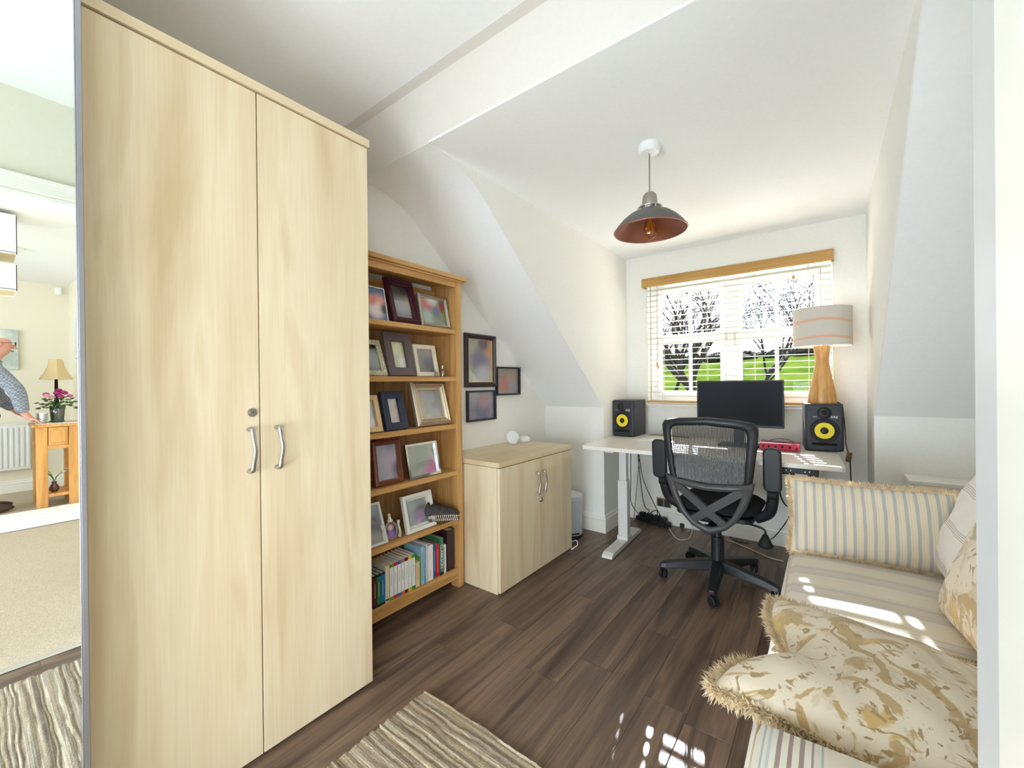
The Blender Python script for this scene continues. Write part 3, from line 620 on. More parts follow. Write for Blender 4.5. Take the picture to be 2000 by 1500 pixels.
while zz > 1.05:
    if me0 is None:
        o = sl.build('slat', m_slat, bl, loc=(0, 0, zz), rot=(0, 0, 0), smooth=True); me0 = o.data
    else:
        o = bpy.data.objects.new('slat', me0); COL.objects.link(o); o.parent = bl; o.location = (0, 0, zz); o.rotation_euler = (0, 0, 0)
    zz -= .0445; k += 1
MB().bx(-BWD/2, BWD/2, -.026, .026, 1.006, 1.022).build('bottom_rail', m_val, bl, bevel=.003)
m_cord = M('blind cord', (196, 186, 170), .8)
for xx in (-.48, -.15, .17, .49):
    c = MB()
    for yy in (-.027, .027): c.tube([(xx, yy, 1.975), (xx, yy, 1.01)], .0011, 5)
    c.build('ladder_cord', m_cord, bl)
m_tas = M('wood tassel', (206, 158, 92), .5)
for (xx, zt) in ((-.52, 1.31), (-.512, 1.285), (.41, 1.87)):
    q = MB().tube([(xx, -.036, 1.97), (xx, -.036, zt+.03)], .0012, 5).build('pull_cord', m_cord, bl)
    MB().lathe([(.003, .03), (.007, .022), (.008, .004), (.006, 0)], 10, (xx, -.036, zt)).build('tassel', m_tas, q, smooth=True)

# ------------------------------------------------------------------ pendant lamp
pc = onz(1268, 283, ZC)
pn = thing('pendant_lamp', 'grey enamel pendant lamp with copper inside and amber filament bulb', 'pendant lamp', (pc.x, pc.y, ZC))
MB().lathe([(.046, 0), (.047, -.006), (.047, -.030), (.040, -.038), (.012, -.040)], 32).build('ceiling_rose', m_white, pn, auto=.5)
MB().tube([(0, 0, -.04), (0, 0, -.225)], .0032, 8).build('flex', M('grey flex', (140, 132, 124), .6), pn)
MB().lathe([(.004, -.216), (.022, -.219), (.029, -.228), (.032, -.245), (.035, -.282), (.033, -.287)], 28).build('cap', M('brushed nickel', (176, 172, 160), .38, .9), pn, auto=.7)
gal = MB().tube([(.052*math.cos(2*PI*i/32), .052*math.sin(2*PI*i/32), -.285) for i in range(32)], .004, 6, closed=True)
for i in range(8):
    a = 2*PI*i/8; gal.tube([(.032*math.cos(a), .032*math.sin(a), -.280), (.052*math.cos(a), .052*math.sin(a), -.285), (.053*math.cos(a), .053*math.sin(a), -.303)], .004, 6)
gal.build('gallery', m_chrome, pn, smooth=True)
po = [(.034, -.292), (.062, -.300), (.095, -.318), (.122, -.340), (.145, -.366), (.157, -.386)]
MB().lathe(po, 48, capb=False, capt=False).build('shade', M('grey enamel', (92, 92, 88), .4, nscale=20, namt=.1), pn, smooth=True)
MB().lathe([(r-.002, z-.0025) for r, z in po], 48, capb=False, capt=False).build('shade_lining', M('copper lining', (150, 96, 76), .35, .55), pn, smooth=True)
MB().tube([(.157*math.cos(2*PI*i/48), .157*math.sin(2*PI*i/48), -.387) for i in range(48)], .0032, 6, closed=True).build('rim', M('copper rim', (150, 100, 92), .3, .6), pn, smooth=True)
b_ = MB().lathe([(.013, -.318), (.016, -.33), (.024, -.36), (.030, -.388), (.030, -.402), (.022, -.418), (.006, -.426), (0, -.427)], 24, capt=False).build('bulb', glass('amber glass', (255, 232, 184), .12), pn, smooth=True)
fl = MB()
for i in range(6):
    a = 2*PI*i/6; fl.tube([(.005*math.cos(a), .005*math.sin(a), -.335), (.014*math.cos(a), .014*math.sin(a), -.395)], .0008, 4)
fl.build('filament', M('filament', (226, 160, 60), .4), b_)
MB().lathe([(.016, -.29), (.016, -.322)], 16).build('lamp_holder', m_steel, pn)

# ------------------------------------------------------------------ desk
DA = math.radians(2.6)
dk = thing('standing_desk', 'white height adjustable desk with T shaped legs under the window', 'desk', (-.64, 2.60, 0), (0, 0, DA))
HW, DD, DTOP = .715, .80, .742
def rrect(x0, x1, y0, y1, r, n=5): return arc(x1-r, y1-r, r, 0, PI/2, n)+arc(x0+r, y1-r, r, PI/2, PI, n)+arc(x0+r, y0+r, r, PI, 1.5*PI, n)+arc(x1-r, y0+r, r, 1.5*PI, 2*PI, n)
m_desk = M('white desk laminate', (236, 232, 224), .3, coat=.1)
m_leg = M('white powder coat', (226, 224, 220), .4)
MB().prism(rrect(-HW, HW, 0, DD, .02), DTOP-.025, DTOP, 'z').build('desktop', m_desk, dk, bevel=.002)
for sx in (-1, 1):
    xx = sx*.535
    lg = MB().bx(xx-.035, xx+.035, .30, .365, .03, .46).build('leg', m_leg, dk, bevel=.004)
    MB().bx(xx-.027, xx+.027, .308, .357, .46, .70).build('inner_column', m_leg, lg, bevel=.003)
    MB().bx(xx-.04, xx+.04, .29, .375, .028, .06).build('collar', m_leg, lg, bevel=.003)
    MB().prism([(-.01, .002), (.62, .002), (.62, .018), (.59, .034), (.03, .034), (-.005, .02)], xx-.037, xx+.037, 'x').build('foot', m_leg, lg, bevel=.003)
    MB().bx(xx-.03, xx+.03, .05, .70, .70, DTOP-.026).build('bracket', m_leg, lg)
MB().bx(-.535, .535, .30, .36, .672, .714).build('crossbar', m_leg, dk, bevel=.002)
cp = MB().bx(.395, .60, .004, .09, .688, DTOP-.026).build('control_panel', m_black, dk, bevel=.002)
mk = M('panel marks', (220, 220, 220), .5)
for i in range(4): MB().bx(.425+.02*i, .429+.02*i, .0035, .0042, .699, .706).build('button_mark', mk, cp)
for i in range(2):
    x_ = .545+.018*i; s_ = 1-2*i; MB().prism([(x_, .702-.004*s_), (x_+.009, .702-.004*s_), (x_+.0045, .702+.004*s_)], .0034, .0042, 'y').build('arrow_mark', mk, cp)
MB().bx(.42, .62, .42, .52, .60, .665).build('control_box', m_black, dk, bevel=.004)
def on_desk(px, py, z=DTOP): return onz(px, py, z)

# ------------------------------------------------------------------ loudspeakers
m_spk = M('speaker black vinyl', (46, 49, 56), .5, nscale=300, namt=.15, nbump=.05); m_yel = M('yellow aramid cone', (236, 212, 30), .45, nscale=400, namt=.1); m_logo = M('logo white', (236, 236, 236), .5)
def speaker(label, c, yaw):
    t = thing('loudspeaker', label, 'loudspeaker', c, (0, 0, yaw), 'studio loudspeakers on the desk')
    w, h, d = .188, .290, .246
    MB().bx(-w/2, w/2, .022, d, .004, h).build('cabinet', m_spk, t, bevel=.004)
    bf = MB().prism([(p[0], p[1]) for p in rrect(-w/2, w/2, .004, h, .022)], .0, .0225, 'y').build('baffle', m_spk, t, bevel=.012, seg=4, auto=.6)
    cyl = lambda prof, z, n=32, x=0: MB().lathe(prof, n, capb=False, capt=False).map(lambda v: (x+v.x, -v.z, z+v.y))
    wz = .128; tz = .238
    cyl([(.074, -.002), (.074, .003), (.068, .005), (.064, .001), (.062, -.003)], wz, 40).build('woofer_ring', m_black, t, smooth=True)
    cyl([(.064, -.001), (.056, .003), (.049, .0015)], wz, 40).build('surround', m_rubber, t, smooth=True)
    cyl([(.0495, .0015), (.018, .0008)], wz, 40).build('cone', m_yel, t)
    cyl([(.0205, .001), (.018, .005), (.010, .009), (.0, .010)], wz, 24).build('dust_cap', m_black, t, smooth=True)
    cyl([(.036, -.003), (.036, .001), (.022, .0005), (.018, .003), (.014, .002)], tz, 32).build('tweeter_ring', m_black, t, smooth=True)
    cyl([(.0135, .002), (.009, .006), (.0, .008)], tz, 20).build('tweeter_dome', m_rubber, t, smooth=True)
    MB().bx(-.062, .062, -.001, .004, .038, .054).build('port', M('port hole', (6, 6, 7), .9), t)
    text_mesh(t, 'logo', 'KRK', .019, m_logo, (.048, -.0012, .212), (PI/2, 0, 0), .25)
    MB().bx(.057, .0625, -.0014, -.0004, .2025, .2055).build('logo_mark', M('logo yellow', (230, 190, 50), .5), t)
    MB().bx(-.056, -.038, -.0012, -.0002, .2085, .2145).build('badge', M('badge grey', (150, 150, 140), .5), t)
    for sx in (-1, 1):
        for zz in (.068, .254): cyl([(.0045, -.001), (.0045, .0012), (.002, .0012)], zz, 10, sx*.068).build('screw', m_rubber, t)
    return t
cl = on_desk(1215.5, 852.5); speaker('black studio loudspeaker with yellow cone at left end of desk', (cl.x, min(cl.y, 3.20), DTOP), -.05)
c2 = on_desk(1610.5, 882.5); speaker('black studio loudspeaker with yellow cone under the table lamp', (c2.x, min(c2.y, 3.20), DTOP), .10)
SPY = min(c2.y, 3.20)

# ------------------------------------------------------------------ table lamp on the right speaker
lc = ony(1606, 786, SPY+.11)
lp = thing('table_lamp', 'wooden waisted table lamp with pale drum shade on loudspeaker', 'table lamp', (lc.x, SPY+.11, DTOP+.290))
m_lw = wood('lamp wood', [(176, 118, 60), (206, 150, 84), (222, 172, 106), (190, 132, 70)], (22, 22, 2.5), (90, 90, 8), .35, .08, .3)
z1 = ony(1606, 676, SPY+.11).z - DTOP - .290
pf = [(.074, 0), (.076, .006), (.072, .05), (.060, .12), (.046, .19), (.037, .25), (.036, .28), (.040, .32), (.044, z1-.01), (.040, z1)]
MB().lathe(pf, 36).build('base', m_lw, lp, auto=.9)
zs0, zs1 = z1, ony(1606, 604, SPY+.11).z - DTOP - .290
m_sh, nt, b = new_mat('pale linen shade')
tcn = nt.nodes.new('ShaderNodeTexCoord'); sp = nt.nodes.new('ShaderNodeSeparateXYZ'); nt.links.new(tcn.outputs['Object'], sp.inputs[0])
base_col = lin(208, 202, 192); out = None
acc = nt.nodes.new('ShaderNodeMix'); acc.data_type = 'RGBA'; acc.inputs['A'].default_value = base_col; acc.inputs['B'].default_value = lin(224, 176, 152)
wv = nt.nodes.new('ShaderNodeTexWave'); wv.wave_type = 'BANDS'; wv.bands_direction = 'Z'; wv.inputs['Scale'].default_value = 3.1; wv.inputs['Distortion'].default_value = 2.2; wv.inputs['Detail'].default_value = 1; wv.inputs['Detail Scale'].default_value = .7; wv.inputs['Phase Offset'].default_value = 3.4
nt.links.new(tcn.outputs['Object'], wv.inputs['Vector'])
wr_ = ramp(nt, [(.93, (0, 0, 0, 1)), (.97, (1, 1, 1, 1))]); nt.links.new(wv.outputs['Fac'], wr_.inputs['Fac']); nt.links.new(wr_.outputs['Color'], acc.inputs['Factor'])
nt.links.new(acc.outputs['Result'], b.inputs['Base Color']); b.inputs['Roughness'].default_value = .9
SR = .152
MB().lathe([(SR, zs0), (SR, zs1)], 48, capb=False, capt=False).build('shade', m_sh, lp, smooth=True)
MB().lathe([(SR-.003, zs0), (SR-.003, zs1)], 48, capb=False, capt=False).build('shade_lining', M('shade lining', (240, 238, 232), .9), lp, smooth=True)
for zq in (zs0, zs1): MB().tube([(SR*math.cos(2*PI*i/48), SR*math.sin(2*PI*i/48), zq) for i in range(48)], .0025, 6, closed=True).build('shade_ring', M('shade edge', (222, 216, 206), .8), lp)
MB().lathe([(.012, z1), (.012, z1+.05), (.02, z1+.055), (.02, z1+.11)], 16).build('lamp_holder', m_white, lp)
m_fx = M('dark brown flex', (52, 34, 30), .5)
pts = [(lc.x+.075, SPY+.12, DTOP+.30)] + [tuple(ony(a, b_, y_)) for a, b_, y_ in ((1645, 795, 3.25), (1650, 835, 3.17), (1652, 865, 3.10), (1657, 885, 3.05))]
pts += [tuple(ony(1660, 898, 3.04)), tuple(ony(1662, 940, 3.03)), tuple(ony(1662, 1000, 3.03))]
pts = [(p_[0]-lc.x, p_[1]-(SPY+.11), p_[2]-DTOP-.290) for p_ in pts]
fx = MB().tube(smooth_path(pts, 6), .0032, 6).build('flex', m_fx, lp, smooth=True)
s0 = ony(1658, 893, 3.045); MB().obx((s0.x-lc.x, s0.y-SPY-.11, s0.z-DTOP-.290), (.024, .018, .056), Euler((0, .15, .2))).build('inline_switch', M('brown switch', (96, 78, 44), .4), fx, bevel=.004)

# ------------------------------------------------------------------ monitor, interface, laptop and leads on the desk
mc = ony(1446, 745, 3.12); ml, mrr = ony(1361, 747, 3.12), ony(1531, 742, 3.12); zb = ony(1528, 838, 3.12).z; MW = mrr.x-ml.x; MH = mrr.z-zb
mo = thing('computer_monitor', 'flat black computer monitor standing on the desk below the window', 'monitor', ((ml.x+mrr.x)/2, 3.12, DTOP), (0, 0, .02))
z0 = zb-DTOP
MB().bx(-MW/2, MW/2, 0, .03, z0, z0+MH).build('casing', M('monitor casing', (38, 40, 46), .4), mo, bevel=.004)
MB().bx(-MW/2+.008, MW/2-.008, -.0012, .001, z0+.016, z0+MH-.008).build('screen', M('dark screen', (34, 37, 43), .55, spec=.15), mo)
MB().bx(-.03, .03, .03, .05, .01, z0+.15).build('stand_neck', m_black, mo, bevel=.004)
MB().prism(rrect(-.12, .12, -.07, .10, .03), 0, .012, 'z').build('stand_base', m_black, mo, bevel=.002)
ic = on_desk(1522, 881)
au = thing('audio_interface', 'red fronted audio interface box on the desk beside loudspeaker', 'audio interface', (ic.x, ic.y, DTOP), (0, 0, .03))
MB().bx(-.105, .105, .004, .15, .004, .045).build('case', M('dark red metal', (120, 44, 54), .4, .3), au, bevel=.002)
MB().bx(-.105, .105, 0, .004, .004, .047).build('front_panel', M('red anodised panel', (186, 30, 62), .35, .3), au, bevel=.001)
for i, x_ in enumerate((-.085, -.055, -.02, .015, .055, .088)): MB().lathe([(.007, 0), (.006, .010), (0, .010)], 14, capt=False).map(lambda v, x_=x_, i=i: (x_+v.x, -v.z, (.026 if i < 5 else .018)+v.y)).build('knob', m_rubber, au)
lpc = on_desk(1300, 857)
o = thing('keyboard', 'slim white keyboard lying on the desk behind chair', 'keyboard', (-.98, 3.02, DTOP), (0, 0, .04))
MB().bx(-.13, .13, -.07, .07, 0, .012).build('body', M('pale aluminium', (214, 214, 214), .4, .2), o, bevel=.003)
kb = MB()
for r_ in range(4):
    for c_ in range(12): kb.bx(-.122+.0205*c_, -.122+.0205*c_+.017, -.058+.03*r_, -.058+.03*r_+.025, .012, .015)
kb.build('keys', m_white, o, kind='stuff')
def cable(label, pts, r=.003, mat=m_rubber, n=7, group=None):
    o = MB().tube(smooth_path(pts, n), r, 6).build('cable', mat, None, smooth=True); tag(o, label, 'cable', group); return o
P3 = lambda a, b_, y_: tuple(ony(a, b_, y_))
cable('black lead lying on the desk behind left loudspeaker', [(-1.15, 3.36, DTOP+.004), (-1.08, 3.40, DTOP+.004), (-1.0, 3.38, DTOP+.004), (-.85, 3.36, DTOP+.004)], .0025)
cable('thin black lead curled on top of red interface', [(ic.x-.06, ic.y+.1, DTOP+.049), (ic.x-.02, ic.y+.13, DTOP+.060), (ic.x+.05, ic.y+.12, DTOP+.056), (ic.x+.10, ic.y+.16, DTOP+.004)], .0018)
G = 'cables hanging under the desk'
Zf = lambda a, b_, z=.006: tuple(onz(a, b_, z))
cable('black cable hanging straight down beside left desk leg', [P3(1232, 885, 3.2), P3(1232, 940, 3.25), P3(1234, 985, 3.28), Zf(1262, 1018)], group=G)
cable('black cable falling from desk and bending at skirting', [P3(1246, 886, 3.2), P3(1250, 930, 3.25), P3(1258, 985, 3.3), P3(1268, 998, 3.32), P3(1258, 1010, 3.3), Zf(1266, 1024)], group=G)
cable('black cable slanting from desk down to the plugs', [P3(1248, 886, 3.1), P3(1256, 935, 3.15), P3(1278, 985, 3.2), Zf(1304, 1032)], group=G)
cable('thin black cable with knot beside left desk leg', [P3(1249, 890, 3.22), P3(1244, 950, 3.25), P3(1240, 990, 3.27), P3(1238, 1013, 3.28)], .002, group=G)
lo_ = [Zf(1264, 1022, .03), Zf(1266, 1006, .09), Zf(1280, 997, .12), Zf(1284, 1002, .10), Zf(1278, 1020, .03), Zf(1290, 1030)]
cable('black cable loop standing up against the skirting', lo_, group=G)
cable('white cable curving across the floor under the desk', [Zf(1300, 1008, .08), Zf(1306, 1030), Zf(1322, 1052), Zf(1345, 1052), Zf(1352, 1035), Zf(1349, 1022, .05)], .0028, m_white, group=G)
cable('cream cable lying on floor to the right of chair', [Zf(1420, 1054), Zf(1460, 1070), Zf(1500, 1088), Zf(1530, 1096)], .004, M('cream cable', (214, 204, 180), .5), group=G)
cable('black cable lying along the skirting towards sofa', [Zf(1425, 1048), Zf(1450, 1060), Zf(1500, 1056), P3(1528, 1030, 3.0), P3(1545, 1000, 3.0), P3(1548, 980, 3.0)], .003, group=G)
cable('black cable drooping from the control panel', [P3(1522, 922, 2.75), P3(1523, 960, 2.85), P3(1533, 985, 2.9), P3(1548, 990, 2.95), P3(1552, 965, 3.0)], .004, group=G)
ps = onz(1276, 1026)
st = thing('power_strip', 'black multi socket power strip on floor under the desk', 'power strip', (ps.x-.02, ps.y+.05, 0), (0, 0, -.25))
MB().bx(-.15, .15, -.028, .028, 0, .035).build('body', m_black, st, bevel=.004)
for i in range(4): MB().bx(-.12+.065*i, -.075+.065*i, -.022, .022, .035, .07).build('plug', m_black if i % 2 else m_rubber, st, bevel=.004)
pb = onz(1338, 1030)
o = MB().bx(-.045, .045, -.028, .028, 0, .032).build('power_adapter', m_black, None, loc=(pb.x, pb.y+.02, 0), rot=(0, 0, .3), bevel=.005); tag(o, 'black power adapter brick lying under the desk', 'adapter')
o = thing('wall_socket', 'brushed brass double wall socket above the skirting', 'socket', (ony(1297, 982, WY).x, WY, ony(1297, 982, WY).z))
MB().bx(-.06, .06, -.008, 0, -.04, .04).build('plate', M('brass plate', (170, 150, 110), .35, .6), o, bevel=.002); MB().bx(-.05, -.005, -.010, -.007, -.03, .03).bx(.005, .05, -.010, -.007, -.03, .03).build('insert', m_black, o)

# ------------------------------------------------------------------ office chair
ch = thing('office_chair', 'black mesh back office chair with flip up arms at the desk', 'office chair', (-.515, 2.655, 0), (0, 0, -.03))
m_cb = M('chair black plastic', (34, 35, 38), .42); m_cg = M('chair grey plastic', (76, 75, 76), .38); m_cf = M('chair seat fabric', (24, 24, 27), .95, nscale=300, namt=.2)
def byz(u, z): return -.185 - .10*(z-.4) + .42*u*u
def poly_ray(poly, c, a):
    d = Vector((math.cos(a), math.sin(a))); best = 0
    for i in range(len(poly)):
        p, q = Vector(poly[i]), Vector(poly[(i+1) % len(poly)]); e = q-p; den = d.x*e.y-d.y*e.x
        if abs(den) < 1e-9: continue
        w_ = p-Vector(c); t_ = (w_.x*e.y-w_.y*e.x)/den; s_ = (w_.x*d.y-w_.y*d.x)/den
        if t_ > 0 and -1e-6 <= s_ <= 1+1e-6: best = max(best, t_)
    return Vector(c)+d*best
def ring(outer, inner, c, th, off, n=64, rnd=.006):
    mb = MB(); vs = []
    for i in range(n):
        a = 2*PI*i/n; o_, i_ = poly_ray(outer, c, a), poly_ray(inner, c, a)
        m1, m2 = o_.lerp(i_, .15), i_.lerp(o_, .15)
        for (p, dy) in ((o_, th*.5), (m1, 0), (m2, 0), (i_, th*.4), (m2, th), (m1, th)): vs.append((p.x, byz(p.x, p.y)+off+dy, p.y))
    fs = [(i*6+j, i*6+(j+1) % 6, ((i+1) % n)*6+(j+1) % 6, ((i+1) % n)*6+j) for i in range(n) for j in range(6)]
    return mb.add(vs, fs)
out_b = [(-.243, .945), (-.246, .92), (-.236, .82), (-.222, .72), (-.212, .64), (-.19, .60), (0, .585), (.19, .60), (.212, .64), (.222, .72), (.236, .82), (.246, .92), (.243, .945), (.225, .962), (.14, .976), (0, .984), (-.14, .976), (-.225, .962)]
in_b = [(-.190, .915), (-.194, .88), (-.182, .75), (-.172, .63), (0, .618), (.172, .63), (.182, .75), (.194, .88), (.190, .915), (.17, .926), (0, .938), (-.17, .926)]
ring(out_b, in_b, (0, .77), .03, -.012).build('back_frame', m_cb, ch, smooth=True)
ms = MB(); nst = 50
for i in range(nst):
    u = -.188+.376*(i+.5)/nst; zt = .938-.35*u*u-.002; zb = .615
    ms.grid(lambda a, b_, u=u, zt=zt, zb=zb: (u+(a-.5)*.0046, byz(u, zb+(zt-zb)*b_)+.003+.012*math.sin(PI*b_), zb+(zt-zb)*b_), 1, 8)
for j in range(40):
    z_ = .62+.31*j/40
    ms.grid(lambda a, b_, z_=z_: (-.186+.372*a, byz(-.186+.372*a, z_)+.0035+.012*math.sin(PI*(z_-.615)/.32), z_+.0012*b_), 10, 1)
ms.build('mesh_back', m_cb, ch, kind='stuff')
yo = [(-.228, .655), (-.218, .60), (-.19, .52), (-.145, .435), (-.085, .375), (0, .335), (.085, .375), (.145, .435), (.19, .52), (.218, .60), (.228, .655), (.17, .632), (0, .618), (-.17, .632)]
yi = [(-.172, .605), (-.155, .54), (-.118, .455), (-.07, .405), (0, .380), (.07, .405), (.118, .455), (.155, .54), (.172, .605), (.1, .588), (0, .583), (-.1, .588)]
yk = ring(yo, yi, (0, .50), .034, -.040)
yk.build('lumbar_yoke', m_cg, ch, smooth=True)
for s_ in (-1, 1):
    xb_ = MB(); a_, b_ = Vector((-s_*.165, .598)), Vector((s_*.095, .395)); n_ = (b_-a_).orthogonal().normalized()*.021
    xb_.grid(lambda u, v: (lambda p: (p.x, byz(p.x, p.y)-.036, p.y))(a_.lerp(b_, v)+n_*(2*u-1)), 1, 10).grid(lambda u, v: (lambda p: (p.x, byz(p.x, p.y)-.012, p.y))(a_.lerp(b_, v)+n_*(2*u-1)), 1, 10)
    xb_.grid(lambda u, v: (lambda p: (p.x, byz(p.x, p.y)-.036+.024*u, p.y))(a_.lerp(b_, v)+n_), 1, 10).grid(lambda u, v: (lambda p: (p.x, byz(p.x, p.y)-.036+.024*u, p.y))(a_.lerp(b_, v)-n_), 1, 10)
    xb_.build('cross_bar', m_cg, ch)
MB().grid(lambda u, v: (lambda a, r: (.225*r*math.copysign(abs(math.cos(a))**.5, math.cos(a)), .06+.25*r*math.copysign(abs(math.sin(a))**.5, math.sin(a)), (.50 if v < .5 else .425)-.035*(r**5)*(1 if v < .5 else -1)))(2*PI*u, (v*2 if v < .5 else (1-v)*2)), 40, 16, True).build('seat', m_cf, ch, smooth=True)
MB().prism(rrect(-.2, .2, -.14, .26, .05), .405, .43, 'z').build('seat_pan', m_cb, ch, bevel=.005)
MB().bx(-.09, .09, -.06, .16, .355, .41).build('mechanism', m_cb, ch, bevel=.01)
MB().tube(smooth_path([(0, -.02, .37), (0, -.12, .355), (0, -.19, .36), (0, byz(0, .37)-.02, .385)], 6), .03, 8, flat=.5).build('back_support', m_cb, ch, smooth=True)
lv = MB().tube(smooth_path([(.09, -.02, .385), (.20, -.05, .385), (.245, -.06, .375), (.25, -.06, .345)], 6), .006, 8).build('lever', m_cb, ch, smooth=True)
MB().lathe([(.012, .35), (.018, .335), (.034, .30), (.036, .29), (.03, .283)], 16, (.25, -.06, 0)).build('paddle', m_rubber, lv, smooth=True)
MB().lathe([(.036, .09), (.035, .27), (.022, .27), (.022, .36)], 24).build('gas_column', m_cb, ch, auto=.5)
MB().lathe([(.05, .075), (.052, .10), (.045, .125), (.028, .135)], 28).build('base_hub', m_cb, ch, auto=.6)
for i in range(5):
    a = math.radians(-155+72*i); d_ = Vector((math.cos(a), math.sin(a), 0)); n_ = Vector((-d_.y, d_.x, 0)); mb = MB(); vs = []
    for (r_, w_, zt, zb) in ((.03, .036, .136, .076), (.12, .034, .124, .074), (.22, .030, .108, .07), (.29, .026, .094, .062), (.32, .018, .084, .062)):
        for (sx, z_) in ((-1, zb), (1, zb), (.75, zt), (-.75, zt)): vs.append(d_*r_+n_*(w_*sx)+Vector((0, 0, z_)))
    fs = [(j*4+k_, j*4+(k_+1) % 4, j*4+4+(k_+1) % 4, j*4+4+k_) for j in range(4) for k_ in range(4)] + [(3, 2, 1, 0), (16, 17, 18, 19)]
    lg = mb.add(vs, fs).build('base_leg', m_cb, ch, bevel=.004)
    c = d_*.30; ca = a+random.uniform(-1, 1); q = Vector((math.cos(ca), math.sin(ca), 0))
    cs = MB()
    for s_ in (-1, 1): cs.lathe([(.014, .004), (.026, .006), (.027, .012), (.024, .02), (.006, .022)], 18).v
    cs = MB()
    for s_ in (-1, 1):
        w_ = MB().lathe([(.010, .003), (.025, .004), (.0275, .009), (.0265, .016), (.020, .021), (0, .022)], 18, capt=False).map(lambda v, s_=s_: Vector((c.x, c.y, .0275)) + q*(s_*v.z) + Vector((-q.y, q.x, 0))*v.x + Vector((0, 0, v.y)) + Vector((-q.y, q.x, 0))*.012)
        cs.add(w_.v, w_.f)
    cs.tube([(c.x, c.y, .03), (c.x, c.y, .078)], .008, 8)
    cs.build('caster', m_rubber, lg, auto=.6)
for s_ in (-1, 1):
    ar = MB().prism(rrect(-.042, .042, 0, .235, .03), -.016, .016, 'y').map(lambda v: (s_*.292+v.x, -.115+v.y-(v.z)*.08, .595+v.z)).build('arm_pad', m_cf if False else m_cb, ch, bevel=.010, seg=3, auto=.7)
    MB().tube(smooth_path([(s_*.285, -.10, .66), (s_*.287, -.07, .60), (s_*.283, -.06, .53), (s_*.262, -.04, .46), (s_*.20, -.02, .415)], 6), [.024]*7+[.028]*18, 8, flat=.6).build('arm_bracket', m_cb, ch, smooth=True)
    MB().lathe([(.028, -.022), (.028, .022)], 18).map(lambda v, s_=s_: (s_*.286+v.z, -.075+v.x, .575+v.y)).build('arm_pivot', m_rubber, ch, auto=.5)

# ------------------------------------------------------------------ sofa
def rbox(x0, x1, y0, y1, z0, z1, r, n=10, puff=0, top=0):
    """soft rounded box"""
    cx_, cy_, cz_ = (x0+x1)/2, (y0+y1)/2, (z0+z1)/2; hx, hy, hz = (x1-x0)/2, (y1-y0)/2, (z1-z0)/2; mb = MB()
    def f(p):
        p = Vector(p); q = Vector((max(-hx+r, min(hx-r, p.x)), max(-hy+r, min(hy-r, p.y)), max(-hz+r, min(hz-r, p.z)))); d = p-q
        if d.length > 1e-9: d = d.normalized()*r
        o = q+d; k_ = (1-(o.x/hx)**2)*(1-(o.y/hy)**2)
        return (cx_+o.x, cy_+o.y, cz_+o.z+(puff*k_ if o.z > 0 else -puff*.3*k_))
    w = lambda t: (math.sin((t-.5)*PI)*.35+(t-.5)*1.3)
    for ax in range(3):
        for s_ in (-1, 1):
            def g(u, v, ax=ax, s_=s_):
                a, b_ = w(u)*2*.5/.5, w(v)*2*.5/.5; a = max(-1, min(1, a)); b_ = max(-1, min(1, b_))
                p = [0, 0, 0]; p[ax] = s_; p[(ax+1) % 3] = a; p[(ax+2) % 3] = b_
                return f((p[0]*hx, p[1]*hy, p[2]*hz))
            mb.grid(g, n, n)
    return mb
sf = thing('sofa', 'cream ticking striped sofa along the right side under slope', 'sofa', (.30, 1.45, 0))
SY = 1.45; SXo = .30
tick = stripes('ticking along depth', 1, .17, [(0, (228, 218, 200)), (.30, (214, 204, 190)), (.33, (184, 181, 180)), (.345, (224, 214, 198)), (.375, (180, 177, 178)), (.39, (226, 216, 200)), (.42, (184, 181, 180)), (.435, (218, 206, 190)), (.62, (206, 196, 184)), (.70, (192, 189, 186)), (.712, (222, 212, 196)), (.78, (192, 189, 186)), (.79, (228, 218, 200))], wob=.004)
tick2 = stripes('ticking arm', 0, .15, [(0, (232, 224, 208)), (.42, (178, 188, 194)), (.44, (232, 224, 208)), (.47, (196, 204, 206)), (.50, (236, 230, 216)), (.55, (164, 142, 136)), (.59, (236, 230, 216)), (.65, (164, 142, 136)), (.69, (236, 230, 216)), (.75, (164, 142, 136)), (.79, (236, 230, 216)), (.85, (164, 142, 136)), (.87, (226, 222, 210)), (.93, (178, 188, 194)), (.95, (232, 224, 208))])
m_pipe = M('cream piping', (226, 214, 192), .85)
L_ = lambda mb: mb.map(lambda v: (v.x-SXo, v.y-SY, v.z))
SF = -.135
L_(rbox(SF+.02, .74, .55, 2.36, .06, .33, .04)).build('base', tick, sf, smooth=True)
for (y0, y1) in ((.842, 1.54), (1.548, 2.14)):
    cu = L_(rbox(SF, .46, y0, y1, .315, .468, .05, 16, .018)).build('seat_cushion', tick, sf, smooth=True)
    pts = [(SF+.012, y0+.02), (SF+.012, y1-.02), (SF+.03, y1-.006), (.45, y1-.006), (.45, y0+.006), (SF+.03, y0+.006)]
    MB().tube([(p_[0]-SXo+.004, p_[1]-SY, .456) for p_ in pts], .005, 6, closed=True).build('piping', m_pipe, cu, smooth=True)
for (y0, y1) in ((.52, .835), (2.145, 2.38)):
    am = L_(rbox(SF+.03, .72, y0, y1, .06, .603 if y0 < 1 else .575, .032, 14)).build('arm', tick2, sf, smooth=True)
    MB().tube([(SF+.045-SXo, (y0+y1)/2+(y1-y0)*.47*math.cos(a)-SY, (.51 if y0 < 1 else .485)+.078*math.sin(a)**.4) for a in [PI*i/12 for i in range(13)]], .005, 6).build('piping', m_pipe, am, smooth=True)
L_(rbox(.56, .76, .55, 2.36, .06, .80, .07)).build('back', tick, sf, smooth=True)
